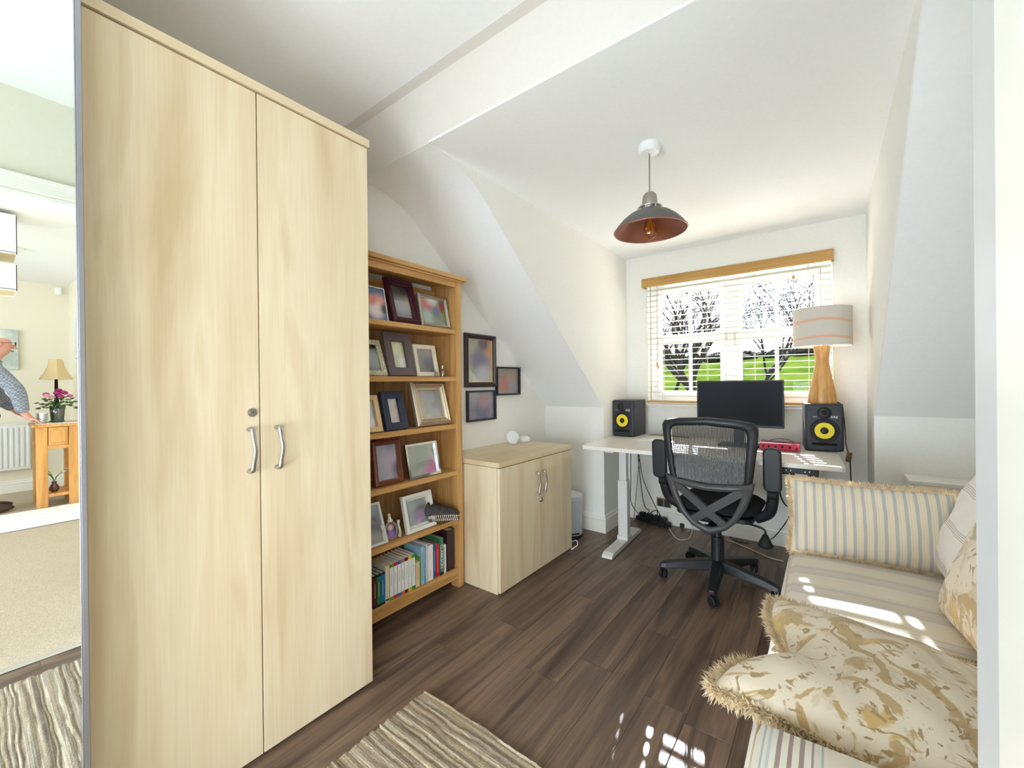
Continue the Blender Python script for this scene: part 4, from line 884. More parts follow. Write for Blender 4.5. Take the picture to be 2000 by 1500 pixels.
for (y0, y1) in ((.80, 1.46), (1.47, 2.14)):
    L_(rbox(.40, .60, y0, y1, .44, .88, .08, 12).map(lambda v: (v.x+(v.z-.45)*.12, v.y, v.z))).build('back_cushion', tick, sf, smooth=True)
for (fx_, fy_) in ((SF+.08, .6), (SF+.08, 2.3), (.68, .6), (.68, 2.3)): MB().lathe([(.02, 0), (.028, .065)], 12, (fx_-SXo, fy_-SY, 0)).build('foot', M('dark foot', (50, 36, 28), .5), sf)

# cushions
def pillow_pt(u, v, s_, w, h, t, pinch=.07, puff=.42):
    x_ = w/2*u*(1-pinch*(1-v*v)); y_ = h/2*v*(1-pinch*(1-u*u)); k_ = max(0, (1-u*u)*(1-v*v))**puff
    wr = .006*math.sin(9*u+3*v)*math.sin(7*v-2*u)*k_
    return Vector((x_, y_, s_*(t/2*k_)+wr))
def pillow(t, w, h, th, mat, fr_mat=None, fl_=.035, pinch=.07, bend=None, n=28, nstr=1500, piping=False, seed=1, puff=.42):
    bend = bend or (lambda p: p); mb = MB(); ss = lambda a: math.sin((a-.5)*PI)
    mb.grid(lambda a, b_: bend(pillow_pt(ss(a), ss(b_), 1, w, h, th, pinch, puff)), n, n); mb.grid(lambda a, b_: bend(pillow_pt(ss(a), ss(b_), -1, w, h, th, pinch, puff)), n, n)
    cv = mb.build('cover', mat, t, smooth=True)
    edge = lambda s_: (lambda k_, f: [(f*2-1, -1), (1, f*2-1), (1-f*2, 1), (-1, 1-f*2)][k_])(int(s_*4) % 4, s_*4 % 1)
    if fr_mat:
        rnd = random.Random(seed); fb = MB(); fb.tube([bend(pillow_pt(*edge(i/160), 0, w, h, th, pinch)) for i in range(160)], .006, 6, closed=True)
        for i in range(nstr):
            s_ = (i+rnd.random())/nstr; u, v = edge(s_); p = bend(pillow_pt(u, v, 0, w, h, th, pinch)); u2, v2 = edge((s_+.004) % 1)
            tn = (bend(pillow_pt(u2, v2, 0, w, h, th, pinch))-p)
            if tn.length < 1e-6: continue
            tn.normalize(); c = bend(pillow_pt(u*.93, v*.93, 0, w, h, th, pinch)); o_ = (p-c); o_ = (o_-tn*o_.dot(tn)*.6).normalized()
            nn = o_.cross(tn).normalized()
            d1 = (o_+tn*rnd.uniform(-.8, .8)+nn*rnd.uniform(-1.1, 1.1)).normalized(); ln = fl_*rnd.uniform(.5, 1.0); d2 = (d1+tn*rnd.uniform(-.6, .6)+nn*rnd.uniform(-.6, .6)+Vector((0, 0, 0))).normalized()
            a_, m_, e_ = p+nn*rnd.uniform(-.005, .005), p+d1*ln*.6, p+d1*ln*.6+d2*ln*.45; wd_ = tn*.0014+nn*.0006; w2 = nn*.0014
            fb.add([a_-wd_, a_+wd_, a_+w2, m_-wd_, m_+wd_, m_+w2, e_], [(0, 1, 4, 3), (1, 2, 5, 4), (2, 0, 3, 5), (3, 4, 6), (4, 5, 6), (5, 3, 6)])
        fb.build('fringe', fr_mat, t, kind='stuff')
    if piping: MB().tube([bend(pillow_pt(*edge(i/160), 0, w, h, th, pinch)) for i in range(160)], .004, 6, closed=True).build('piping', m_pipe, cv, smooth=True)
    return cv
m_fr = M('straw fringe', (216, 194, 158), .85, nscale=40, namt=.2); m_fr2 = M('pale straw fringe', (222, 200, 164), .85, nscale=40, namt=.18)
m_bs = stripes('blue cream stripe', 0, .0305, [(0, (222, 208, 180)), (.26, (206, 200, 188)), (.30, (180, 177, 173)), (.62, (206, 200, 188)), (.66, (222, 208, 180)), (.80, (210, 198, 174)), (.88, (224, 212, 186))], wob=.003)
t = thing('bolster_cushion', 'long blue and cream striped cushion with straw fringe at far sofa end', 'cushion', (.125, 2.125, .615), (math.radians(74), math.radians(0), math.radians(4)))
pillow(t, .50, .29, .13, m_bs, m_fr2, .030, .05, nstr=4500, seed=3)
# floral print
def floral():
    m, nt, b = new_mat('floral print'); b.inputs['Roughness'].default_value = .9; b.inputs['Sheen Weight'].default_value = .3
    v = coords(nt, rnd=True)
    def noise(scale, det=3, dist=0):
        n = nt.nodes.new('ShaderNodeTexNoise'); n.inputs['Scale'].default_value = scale; n.inputs['Detail'].default_value = det; n.inputs['Distortion'].default_value = dist; nt.links.new(v, n.inputs['Vector']); return n.outputs['Fac']
    def mix(a, bcol, fac):
        x_ = nt.nodes.new('ShaderNodeMix'); x_.data_type = 'RGBA'
        if isinstance(a, tuple): x_.inputs['A'].default_value = a
        else: nt.links.new(a, x_.inputs['A'])
        x_.inputs['B'].default_value = bcol; nt.links.new(fac, x_.inputs['Factor']); return x_.outputs['Result']
    def thr(f, lo, hi):
        r = ramp(nt, [(lo, (0, 0, 0, 1)), (hi, (1, 1, 1, 1))]); nt.links.new(f, r.inputs['Fac']); return r.outputs['Color']
    c = lin(222, 208, 184)
    c = mix(c, lin(204, 186, 156), thr(noise(6, 5, 1.5), .53, .60))
    c = mix(c, lin(186, 158, 112), thr(noise(9, 5, 2.0), .545, .58))
    vo = nt.nodes.new('ShaderNodeTexVoronoi'); vo.inputs['Scale'].default_value = 8; vo.inputs['Randomness'].default_value = 1; nt.links.new(v, vo.inputs['Vector'])
    r = ramp(nt, [(.0, (1, 1, 1, 1)), (.25, (1, 1, 1, 1)), (.29, (0, 0, 0, 1))]); 
    ad = nt.nodes.new('ShaderNodeMath'); ad.operation = 'MULTIPLY_ADD'; ad.inputs[1].default_value = .5; ad.inputs[2].default_value = -.25; nt.links.new(noise(24, 2, 1), ad.inputs[0])
    a2 = nt.nodes.new('ShaderNodeMath'); a2.operation = 'ADD'; nt.links.new(vo.outputs['Distance'], a2.inputs[0]); nt.links.new(ad.outputs[0], a2.inputs[1]); nt.links.new(a2.outputs[0], r.inputs['Fac'])
    c = mix(c, lin(204, 172, 108), r.outputs['Color'])
    c = mix(c, lin(166, 138, 96), thr(noise(26, 3, 2), .60, .64))
    def line(f, wdt):
        sb = nt.nodes.new('ShaderNodeMath'); sb.operation = 'SUBTRACT'; sb.inputs[1].default_value = .5; nt.links.new(f, sb.inputs[0])
        ab = nt.nodes.new('ShaderNodeMath'); ab.operation = 'ABSOLUTE'; nt.links.new(sb.outputs[0], ab.inputs[0])
        r2_ = ramp(nt, [(wdt*.7, (1, 1, 1, 1)), (wdt, (0, 0, 0, 1))]); nt.links.new(ab.outputs[0], r2_.inputs['Fac']); return r2_.outputs['Color']
    nt.links.new(c, b.inputs['Base Color'])
    w = nt.nodes.new('ShaderNodeTexNoise'); w.inputs['Scale'].default_value = 400; nt.links.new(v, w.inputs['Vector']); bump(nt, b, w.outputs['Fac'], .2, .001)
    return m
m_fl = floral()
def chop(p):   # dented left edge
    k_ = math.exp(-(p.y/.09)**2)*max(0, min(1, (.06-p.x)/.3)); return Vector((p.x+.10*k_*max(0, -p.x/.26), p.y, p.z-.035*k_))
t = thing('floral_cushion', 'gold floral cushion with thick straw fringe lying on near sofa seat', 'cushion', (.075, 1.105, .55), (math.radians(-1), math.radians(3), math.radians(-8)))
pillow(t, .46, .48, .15, m_fl, m_fr, .034, .05, chop, 36, 7000, seed=5)
t = thing('floral_cushion', 'pale floral cushion leaning on sofa back behind the door wall', 'cushion', (.385, 1.58, .675), (0, math.radians(-68), math.radians(8)))
pillow(t, .44, .46, .17, m_fl, m_fr2, .024, .06, None, 28, 2600, seed=9)
m_thr = stripes('throw cloth', 0, .13, [(0, (236, 230, 222)), (.60, (176, 140, 136)), (.615, (236, 230, 222)), (.655, (150, 120, 120)), (.67, (236, 230, 222)), (.71, (176, 140, 136)), (.725, (228, 224, 218)), (.765, (160, 150, 156)), (.78, (236, 230, 222))], wob=.01)
t = thing('throw', 'white throw with thin brown lines over the sofa back', 'throw', (.412, 1.93, .70), (0, math.radians(-70), 0))
pillow(t, .44, .50, .16, m_thr, None, pinch=.03, puff=.3)
kn = MB()
for i in range(26):
    y_ = -.24+.48*i/25; kn.sphere((.222, y_, .004*math.sin(i)), .0062, 8, 6).tube([(.224, y_, 0), (.236, y_+.004*math.sin(2*i), -.012)], .003, 5)
kn.build('knotted_edge', M('throw knots', (206, 196, 184), .9), t, smooth=True, kind='stuff')

# white boxed unit behind the sofa
bxp = ony(1765, 925, KY)
t = thing('boxed_unit', 'low white box unit against the knee wall behind sofa', 'storage box', (bxp.x, KY, 0))
MB().bx(.004, .44, -.17, -.017, 0, bxp.z-.02).build('body', m_trim, t, bevel=.003); MB().bx(0, .45, -.178, -.0, bxp.z-.02, bxp.z).build('lid', m_trim, t, bevel=.003)

# ------------------------------------------------------------------ rug
RX0, RX1, RY0, RY1 = -1.225, -.05, -.75, 1.045
rg = random.Random(4); ridges = []; y = RY0
while y < RY1: wd_ = rg.uniform(.010, .034); ridges.append((y, min(y+wd_, RY1), rg.uniform(.008, .015))); y += wd_
rows = []
for (a, b_, h) in ridges: rows += [(a+.001, h*.62), (a+(b_-a)*.25, h), (a+(b_-a)*.75, h), (b_-.001, h*.62)]
nx = 70; vs = []; fs = []
for r_, (yy, h) in enumerate(rows):
    for i in range(nx+1):
        x_ = RX0+(RX1-RX0)*i/nx; e_ = .004*rg.uniform(-1, 1) if i in (0, nx) else 0
        vs.append((x_+e_, yy+.0035*math.sin(x_*9+yy*40)+.002*math.sin(x_*31+yy*11), h*rg.uniform(.82, 1.1)))
for r_ in range(len(rows)-1):
    for i in range(nx): fs.append((r_*(nx+1)+i, r_*(nx+1)+i+1, (r_+1)*(nx+1)+i+1, (r_+1)*(nx+1)+i))
m_rug, nt, b = new_mat('rug wool'); b.inputs['Roughness'].default_value = .95; b.inputs['Sheen Weight'].default_value = .3
n1 = nt.nodes.new('ShaderNodeTexNoise'); n1.inputs['Scale'].default_value = 1; n1.inputs['Detail'].default_value = 2; nt.links.new(coords(nt, (.7, 58, 1), rnd=False), n1.inputs['Vector'])
rr_ = ramp(nt, [(.25, lin(96, 78, 62)), (.34, lin(146, 126, 100)), (.42, lin(170, 152, 122)), (.46, lin(200, 186, 160)), (.49, lin(160, 138, 118)), (.52, lin(136, 120, 98)), (.56, lin(176, 152, 116)), (.60, lin(150, 132, 104)), (.65, lin(204, 192, 170)), (.72, lin(122, 104, 82))]); nt.links.new(n1.outputs['Fac'], rr_.inputs['Fac'])
n2 = nt.nodes.new('ShaderNodeTexNoise'); n2.inputs['Scale'].default_value = 160; nt.links.new(coords(nt, rnd=False), n2.inputs['Vector'])
r2 = ramp(nt, [(.3, (.62, .62, .62, 1)), (.6, (1, 1, 1, 1))]); nt.links.new(n2.outputs['Fac'], r2.inputs['Fac'])
mx = nt.nodes.new('ShaderNodeMix'); mx.data_type = 'RGBA'; mx.blend_type = 'MULTIPLY'; mx.inputs['Factor'].default_value = .7; nt.links.new(rr_.outputs['Color'], mx.inputs['A']); nt.links.new(r2.outputs['Color'], mx.inputs['B'])
nt.links.new(mx.outputs['Result'], b.inputs['Base Color']); bump(nt, b, n2.outputs['Fac'], .8, .004)
t = thing('rug', 'beige and brown striped wool rug on the dark wooden floor', 'rug', (0, 0, 0))
MB().add(vs, fs).build('pile', m_rug, t, smooth=True)
MB().bx(RX0+.003, RX1-.003, RY0+.003, RY1-.003, .0008, .006).build('backing', M('rug backing', (150, 132, 100), .95), t)

# ------------------------------------------------------------------ landing beyond the door (seen in the mirror)
MR = 2*(MXF-.004)                       # a virtual x seen in the mirror maps to MR - x
LX0, LX1, LY0, LY1, LZ = DW+DT, MR+7.31, -2.3, .745, 2.40
m_lw2 = M('landing paint cream', (236, 228, 208), .85)
m_carp = M('beige carpet', (188, 172, 150), .95, nscale=260, namt=.28, nbump=.9)
struct('floor_landing', MB().bx(DW+.035, .88, LY0, .445, -.06, .004).bx(.88, LX1, LY0, LY1, -.06, .004), m_carp)
struct('ceiling_landing', MB().bx(DW+DT, .88, LY0, .445, LZ, LZ+.03).bx(.88, LX1, LY0, LY1, LZ, LZ+.03), m_ceil)
struct('wall_landing_side', MB().bx(.88, LX1, LY1, LY1+T, 0, LZ), m_lw2)
struct('wall_landing_end', MB().bx(LX1, LX1+T, LY0, LY1+T, 0, LZ), m_lw2)
struct('wall_landing_added_window', MB().bx(DW+DT, .9, LY0-T, LY0, 0, LZ).bx(3.9, LX1, LY0-T, LY0, 0, LZ).bx(.9, 3.9, LY0-T, LY0, 0, .6).bx(.9, 3.9, LY0-T, LY0, 2.2, LZ), m_lw2)
w4 = sroot('added_window_4')  # unseen glazed opening, added in the door wall for its fill lamp
MB().bx(DW+.03, DW+.07, -1.48, -1.44, .2, 1.85).bx(DW+.03, DW+.07, -.72, -.68, .2, 1.85).bx(DW+.03, DW+.07, -1.44, -.72, .2, .24).bx(DW+.03, DW+.07, -1.44, -.72, 1.81, 1.85).build('frame', m_upvc, w4)
MB().bx(DW+.048, DW+.052, -1.44, -.72, .24, 1.81).build('pane', glass('window glass'), w4)
w3 = sroot('added_window_3')  # unseen landing window, added for the landing fill lamp
MB().bx(.9, .96, LY0-.06, LY0, .6, 2.2).bx(3.84, 3.9, LY0-.06, LY0, .6, 2.2).bx(.9, 3.9, LY0-.06, LY0, .6, .66).bx(.9, 3.9, LY0-.06, LY0, 2.14, 2.2).bx(2.37, 2.43, LY0-.06, LY0, .66, 2.14).build('frame', m_upvc, w3)
for a, b_ in ((.96, 2.37), (2.43, 3.84)): MB().bx(a, b_, LY0-.032, LY0-.028, .66, 2.14).build('pane', glass('window glass'), w3)
skirting('baseboard_landing', [(.88, LY1, LX1, LY1), (LX1, LY1, LX1, LY0)])
V = lambda px, py, x: (lambda p: Vector((MR-x, p.y, p.z)))(onx(px, py, x))
# oak side table
tb0, tb1 = V(72, 990, -6.08), V(157, 985, -6.08)
ty0, ty1 = tb0.y, tb1.y; TW = ty1-ty0; TH = .82
m_oak2 = wood('golden oak', [(196, 130, 58), (222, 158, 84), (232, 176, 104), (208, 144, 70)], (14, 14, 1.2), (120, 120, 4), .45, .1, .25)
tb = thing('side_table', 'golden oak side table with drawer and low shelf on landing', 'side table', (tb0.x, ty0, .004))
for (a, b_) in ((0, .075), (TW-.075, TW)):
    for (c, d) in ((0, .06), (.34, .40)): MB().bx(c, d, a, b_, 0, TH-.03).build('leg', m_oak2, tb, bevel=.003)
MB().bx(-.015, .415, -.025, TW+.025, TH-.03, TH).build('table_top', m_oak2, tb, bevel=.004)
dw = MB().bx(.006, .36, .08, TW-.08, TH-.21, TH-.035).build('drawer', m_oak2, tb); MB().bx(-.002, .008, .095, TW-.095, TH-.185, TH-.065).build('drawer_panel', m_oak2, dw, bevel=.006)
MB().bx(.06, .34, .012, .03, TH-.22, TH-.03).bx(.02, .38, TW-.03, TW-.012, TH-.22, TH-.03).build('apron', m_oak2, tb)
MB().bx(.01, .39, .02, TW-.02, .10, .13).build('low_shelf', m_oak2, tb, bevel=.003)
MB().bx(.008, .03, .075, TW-.075, TH-.25, TH-.215).build('drawer_rail', m_oak2, tb)
ZT = TH+.004
o = MB().bx(.0, .2, 0, .30, 0, .006).build('paper', m_white, None, loc=(tb0.x+.01, ty0-.0, ZT), rot=(0, 0, .05)); tag(o, 'white papers lying on the landing side table', 'papers')
ZT += .006
# table lamp with bell shade
lcx, lcy = tb0.x+.26, V(110, 720, -6.32).y
zb_, zt_ = V(110, 741, -6.32).z, V(115, 702, -6.32).z
lm = thing('landing_lamp', 'table lamp with flared beige fabric shade on landing table', 'table lamp', (lcx, lcy, TH+.004))
hh = TH+.004
MB().lathe([(.06, 0), (.06, .01), (.02, .03), (.03, .12), (.015, .25), (.012, zb_-hh+.02)], 20).build('base', M('dark bronze', (60, 48, 36), .4, .6), lm, smooth=True)
sh = MB(); prof = [(.135, zb_-hh), (.118, zb_-hh+.03), (.09, zb_-hh+.08), (.066, zb_-hh+.14), (.055, zt_-hh)]
sh.lathe(prof, 6, capb=False, capt=False).build('shade', M('beige silk shade', (222, 194, 146), .8), lm)
# vase with roses
vc = V(112, 822, -6.2); vz = ZT
fv = thing('flower_vase', 'glass vase of pink and magenta roses on landing table', 'vase of flowers', (tb0.x+.10, V(112, 810, -6.18).y, vz))
MB().lathe([(.038, 0), (.045, .01), (.052, .10), (.056, .17), (.052, .17), (.046, .02)], 24).build('vase', glass('green tinted glass', (150, 186, 150), .2), fv, smooth=True)
rv = random.Random(5); lf = MB()
for i in range(70):
    a = rv.uniform(0, 2*PI); r_ = rv.uniform(.01, .12); z_ = .19+rv.uniform(-.03, .07)-.2*r_; c = Vector((r_*math.cos(a), r_*math.sin(a), z_)); d = Vector((math.cos(a+rv.uniform(-1, 1)), math.sin(a+rv.uniform(-1, 1)), rv.uniform(-.4, .5))).normalized(); n_ = d.orthogonal().normalized()*.012
    lf.add([c, c+d*.025+n_, c+d*.055, c+d*.025-n_], [(0, 1, 2, 3)])
for i in range(10): a = 2*PI*i/10; lf.tube([(.02*math.cos(a), .02*math.sin(a), .02), (.03*math.cos(a+2), .03*math.sin(a+2), .2)], .003, 5)
lf.build('foliage', M('rose leaf green', (66, 104, 46), .6), fv, kind='stuff')
for i, (a, r_, z_, cc) in enumerate(((3.3, .05, .29, (176, 24, 120)), (3.0, .10, .26, (160, 20, 100)), (4.2, .04, .25, (240, 180, 190)), (2.2, .05, .30, (186, 30, 130)), (1.2, .10, .26, (226, 120, 160)), (2.6, .02, .32, (170, 20, 116)), (1.6, .055, .29, (196, 40, 120)), (4.0, .10, .27, (232, 150, 170)), (5.2, .08, .28, (180, 30, 120)), (.4, .07, .29, (214, 90, 150)))):
    f_ = MB(); cx_, cy_ = r_*math.cos(a), r_*math.sin(a)
    for k_ in range(3): f_.lathe([(.006, -.012), (.022-.005*k_, -.004), (.026-.007*k_, .010+.003*k_), (.020-.006*k_, .016+.003*k_)], 9, (cx_, cy_, z_), capt=False)
    f_.build('rose', M('rose %d' % cc[1], cc, .6), fv, smooth=True)
gc = V(82, 822, -6.12)
gl = thing('glass_tumbler', 'cut glass tumbler beside the roses on landing table', 'glass', (tb0.x+.05, gc.y, ZT))
MB().lathe([(.032, 0), (.036, .01), (.040, .10), (.037, .10), (.032, .012), (0, .012)], 12, capt=False).build('tumbler', glass('clear glass', (235, 238, 240), .22), gl)
# small vase on the low shelf
sv = thing('bud_vase', 'small brown vase with white flowers on the low shelf', 'vase', (tb0.x+.10, ty0+TW*.42, .134+.004))
MB().lathe([(.02, 0), (.036, .02), (.034, .05), (.016, .085), (.022, .10)], 18).build('vase', M('brown glaze', (96, 62, 48), .25), sv, smooth=True)
st_ = MB(); tips = []
for i in range(7):
    a = rv.uniform(0, 2*PI); tip = (.09*math.cos(a), .09*math.sin(a), .22+rv.uniform(-.03, .05)); tips.append(tip); st_.tube(smooth_path([(0, 0, .08), (.02*math.cos(a), .02*math.sin(a), .15), tip], 4), .003, 5)
st_.build('stems', M('stem green', (96, 140, 60), .6), sv)
for tip in tips: MB().lathe([(.003, -.006), (.016, 0), (.018, .005), (.004, .006)], 8, tip).build('flower', M('white petal', (236, 226, 220), .7), sv)
# radiator, painting, sensor, lampshade, framed pictures
rd0, rd1 = V(60, 828, -7.2), V(60, 915, -7.2)
ra = thing('radiator', 'white panel radiator on the far landing wall', 'radiator', (LX1-.02, rd0.y, 0))
MB().bx(-.06, -.02, -.9, 0, rd1.z, rd0.z).build('panel', m_white, ra, bevel=.004)
for i in range(22): MB().bx(-.072, -.06, -.03-.04*i, -.008-.04*i, rd1.z+.03, rd0.z-.03).build('fin', m_white, ra, bevel=.004)
MB().bx(-.065, 0, -.9, 0, rd0.z, rd0.z+.012).build('grille', m_white, ra)
MB().tube([(-.05, -.02, rd1.z+.03), (-.05, .02, rd1.z+.03), (-.05, .02, 0.004)], .008, 8).build('pipe', m_white, ra)
pt, pb_ = V(35, 645, -7.28), V(35, 722, -7.28)
o = thing('canvas_painting', 'large pale abstract canvas on the far landing wall', 'painting', (LX1-.002, pt.y, pb_.z), (0, 0, -PI/2))
MB().bx(0, .9, -.03, 0, 0, pt.z-pb_.z).build('canvas', photo('canvas paint', (196, 206, 200), [(.05, .5, .08, (140, 164, 166)), (.2, .35, .15, (226, 222, 208)), (.12, .15, .12, (180, 190, 180))]), o)
sn = V(121, 568, -7.25)
o = MB().bx(-.03, .0, -.03, .03, -.045, .045).build('alarm_sensor', m_white, None, loc=(LX1, sn.y-.02, sn.z), rot=(0, 0, .3), bevel=.012); tag(o, 'small white alarm sensor high in landing corner', 'sensor')
k0, k1 = V(30, 470, -4.6), V(28, 550, -4.6)
o = thing('square_shade', 'white two tier square lampshade hanging from landing ceiling', 'lampshade', (k0.x, k0.y-.16, LZ))
for (zt2, zb2, w_) in ((V(30, 432, -4.6).z, V(30, 506, -4.6).z, .16), (V(28, 525, -4.6).z, V(28, 575, -4.6).z, .158)):
    q = MB()
    for (a, b_, c, d) in ((-w_, w_, -w_, -w_+.004), (-w_, w_, w_-.004, w_), (-w_, -w_+.004, -w_, w_), (w_-.004, w_, -w_, w_)): q.bx(a, b_, c, d, zb2-LZ, zt2-LZ)
    q.build('tier', M('white card', (242, 240, 234), .8), o)
    MB().bx(-w_, w_, -w_, w_, zb2-LZ+.01, zb2-LZ+.014).build('diffuser', M('cream diffuser', (226, 208, 160), .8), o)
MB().tube([(0, 0, 0), (0, 0, -.35)], .004, 6).build('flex', m_white, o)
sd_ = V(22, 434, -5.6)
o = thing('smoke_alarm', 'round white smoke alarm on the landing ceiling', 'smoke alarm', (sd_.x, sd_.y, LZ))
MB().lathe([(.07, 0), (.07, -.015), (.055, -.035), (0, -.04)], 24, capt=False).build('body', m_white, o, auto=.6); MB().lathe([(.05, -.030), (.052, -.024)], 24).build('vent_ring', M('grey vent', (110, 110, 110), .7), o)
GP = 'white framed pictures on the landing side wall'
for lab, (x0, x1, z0_, z1_) in (('tall white framed picture higher on landing side wall', (-6.6, -5.7, 1.50, 1.98)), ('tall white framed picture nearer the door on landing side wall', (-5.2, -4.6, 1.30, 1.66))):
    t = thing('hall_picture', lab, 'picture frame', (MR-x1, LY1-.002, z0_), (0, 0, 0), GP); w_, h_ = x1-x0, z1_-z0_
    frame_ring(w_, h_, [(0, 0), (0, .03), (.04, .03), (.04, .01)]).build('frame', fr_white, t); MB().bx(.04, w_-.04, -.008, -.004, .04, h_-.04).build('print', M('grey print', (196, 196, 190), .6), t)
# flat sheet painted with sunlight stripes, added on the landing carpet
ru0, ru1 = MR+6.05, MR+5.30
o = MB().bx(ru1, ru0, -1.6, .70, .0045, .012).build('sunlight_sheet', stripes('painted sun stripes', 0, .15, [(0, (246, 246, 244)), (.86, (150, 146, 140)), (.90, (246, 246, 244))], .9), None); tag(o, 'flat white sheet with painted sunlight stripes on landing carpet', 'painted sunlight')

# ------------------------------------------------------------------ the man on the landing
def skin_mesh(name, mat, parent, joints, bones, root, sub=2):
    names = list(joints); me = bpy.data.meshes.new(name); me.from_pydata([joints[n][0] for n in names], [(names.index(a), names.index(b_)) for a, b_ in bones], [])
    o = bpy.data.objects.new(name, me); COL.objects.link(o); md = o.modifiers.new('skin', 'SKIN'); md.use_smooth_shade = True
    for i, n in enumerate(names):
        sv_ = me.skin_vertices[0].data[i]; r = joints[n][1]; sv_.radius = r if isinstance(r, tuple) else (r, r); sv_.use_root = (n == root)
    q = o.modifiers.new('sub', 'SUBSURF'); q.levels = sub; q.render_levels = sub; me.materials.append(mat)
    o.parent = parent; return o
hd = V(1, 668, -6.3)
pe = thing('person', 'person in grey checked jumper reaching to landing table', 'person', (MR+6.3, hd.y-.10, .004))
m_skin = M('skin', (222, 160, 138), .55)
chk, nt, b = new_mat('grey check knit'); ck = nt.nodes.new('ShaderNodeTexChecker'); ck.inputs['Scale'].default_value = 60; ck.inputs['Color1'].default_value = lin(120, 124, 136); ck.inputs['Color2'].default_value = lin(160, 164, 174); nt.links.new(coords(nt, rnd=False), ck.inputs['Vector']); nt.links.new(ck.outputs['Color'], b.inputs['Base Color']); b.inputs['Roughness'].default_value = .95
J = {'pelvis': ((0, -.06, .92), .11), 'waist': ((0, -.03, 1.08), .12), 'chest': ((0, .0, 1.28), .13), 'neckb': ((0, .045, 1.44), .06), 'neck': ((0, .07, 1.50), .055), 'chin': ((0, .11, 1.54), .062), 'head': ((0, .10, 1.60), .088), 'crown': ((0, .09, 1.66), .07)}
Bn = [('pelvis', 'waist'), ('waist', 'chest'), ('chest', 'neckb'), ('neckb', 'neck'), ('neck', 'chin'), ('chin', 'head'), ('head', 'crown')]
arms = {-1: [(-.17, .02, 1.39), (-.235, .19, 1.15), (-.20, .225, .93), (-.19, .255, .875)], 1: [(.17, .0, 1.39), (.25, .06, 1.12), (.22, .20, .95), (.20, .24, .90)]}
for s_, nm in ((-1, 'l'), (1, 'r')):
    a = arms[s_]
    for k_, (pp, r_) in enumerate(zip(a, (.062, .046, .030, .034))): J['arm%s%d' % (nm, k_)] = (pp, r_)
    Bn += [('chest', 'arm%s0' % nm)] + [('arm%s%d' % (nm, i), 'arm%s%d' % (nm, i+1)) for i in range(3)]
    for f_ in range(5):
        p0 = Vector(a[3]); dx_ = (-.022+.011*f_)*1.0; dirv = Vector((dx_*1.2, .05, -.02)) if f_ else Vector((-s_*-.035, .03, .0))
        J['f%s%d' % (nm, f_)] = (tuple(p0+dirv*.9+Vector((dx_, .01, 0))), .0095); J['g%s%d' % (nm, f_)] = (tuple(p0+dirv*1.5+Vector((dx_, .012, -.02))), .008)
        Bn += [('arm%s3' % nm, 'f%s%d' % (nm, f_)), ('f%s%d' % (nm, f_), 'g%s%d' % (nm, f_))]
    lg = [(s_*.09, -.05, .84), (s_*.10, -.0, .48), (s_*.10, -.05, .09), (s_*.10, .06, .035)]
    for k_, (pp, r_) in enumerate(zip(lg, (.085, .06, .04, .035))): J['leg%s%d' % (nm, k_)] = (pp, r_)
    Bn += [('pelvis', 'leg%s0' % nm)] + [('leg%s%d' % (nm, i), 'leg%s%d' % (nm, i+1)) for i in range(3)]
body = skin_mesh('body', m_skin, pe, J, Bn, 'pelvis')
def sub_of(keys, grow, trim=None):
    JJ = {k_: (J[k_][0], J[k_][1]+grow) for k_ in keys}
    if trim: JJ.update(trim)
    return JJ, [e_ for e_ in Bn if e_[0] in JJ and e_[1] in JJ]
ks = ['pelvis', 'waist', 'chest', 'neckb'] + ['arm%s%d' % (n_, i) for n_ in 'lr' for i in range(3)]
jj, bb_ = sub_of(ks, .018); jj['waist'] = (jj['waist'][0], .165); jj['chest'] = (jj['chest'][0], .165); jj['pelvis'] = ((0, -.06, .93), .15); skin_mesh('jumper', chk, pe, jj, bb_, 'pelvis')
ks = ['pelvis'] + ['leg%s%d' % (n_, i) for n_ in 'lr' for i in range(3)]
jj, bb_ = sub_of(ks, .022); skin_mesh('trousers', M('dark trousers', (52, 50, 56), .9), pe, jj, bb_, 'pelvis')
for s_ in (-1, 1): MB().sphere((s_*.10, .03, .04), (.05, .14, .042)).build('shoe', M('brown shoe', (70, 50, 40), .5), pe, smooth=True)
gs = MB()
for s_ in (-1, 1): gs.tube([(s_*.035+.026*math.cos(2*PI*i/14), .192, 1.605+.02*math.sin(2*PI*i/14)) for i in range(14)], .0022, 5, closed=True).tube([(s_*.062, .19, 1.61), (s_*.09, .10, 1.61)], .002, 5)
gs.tube([(-.01, .194, 1.607), (.01, .194, 1.607)], .002, 5).build('glasses', m_black, pe)
hf = MB().lathe([(.012, 0), (.018, .012), (.008, .04), (.004, .045)], 8).map(lambda v: (v.x, .188+v.y*1.0, 1.555+v.z)).build('nose', m_skin, pe, smooth=True)
for s_ in (-1, 1):
    MB().sphere((s_*.090, .085, 1.595), (.012, .02, .03)).build('ear', m_skin, pe, smooth=True)
    MB().sphere((s_*.033, .176, 1.605), .011, 8, 6).build('eye', M('eye white', (230, 226, 220), .3), pe, smooth=True)
MB().sphere((0, .172, 1.535), (.026, .012, .007), 10, 6).build('mouth', M('lips', (176, 104, 96), .5), pe, smooth=True)
MB().grid(lambda u, v: (.096*math.cos(PI+PI*u)*(1-.1*v), .06+.09*math.sin(PI+PI*u)*(1-.1*v), 1.57+.06*v), 16, 4).build('hair', M('grey hair', (176, 172, 168), .9), pe, smooth=True)

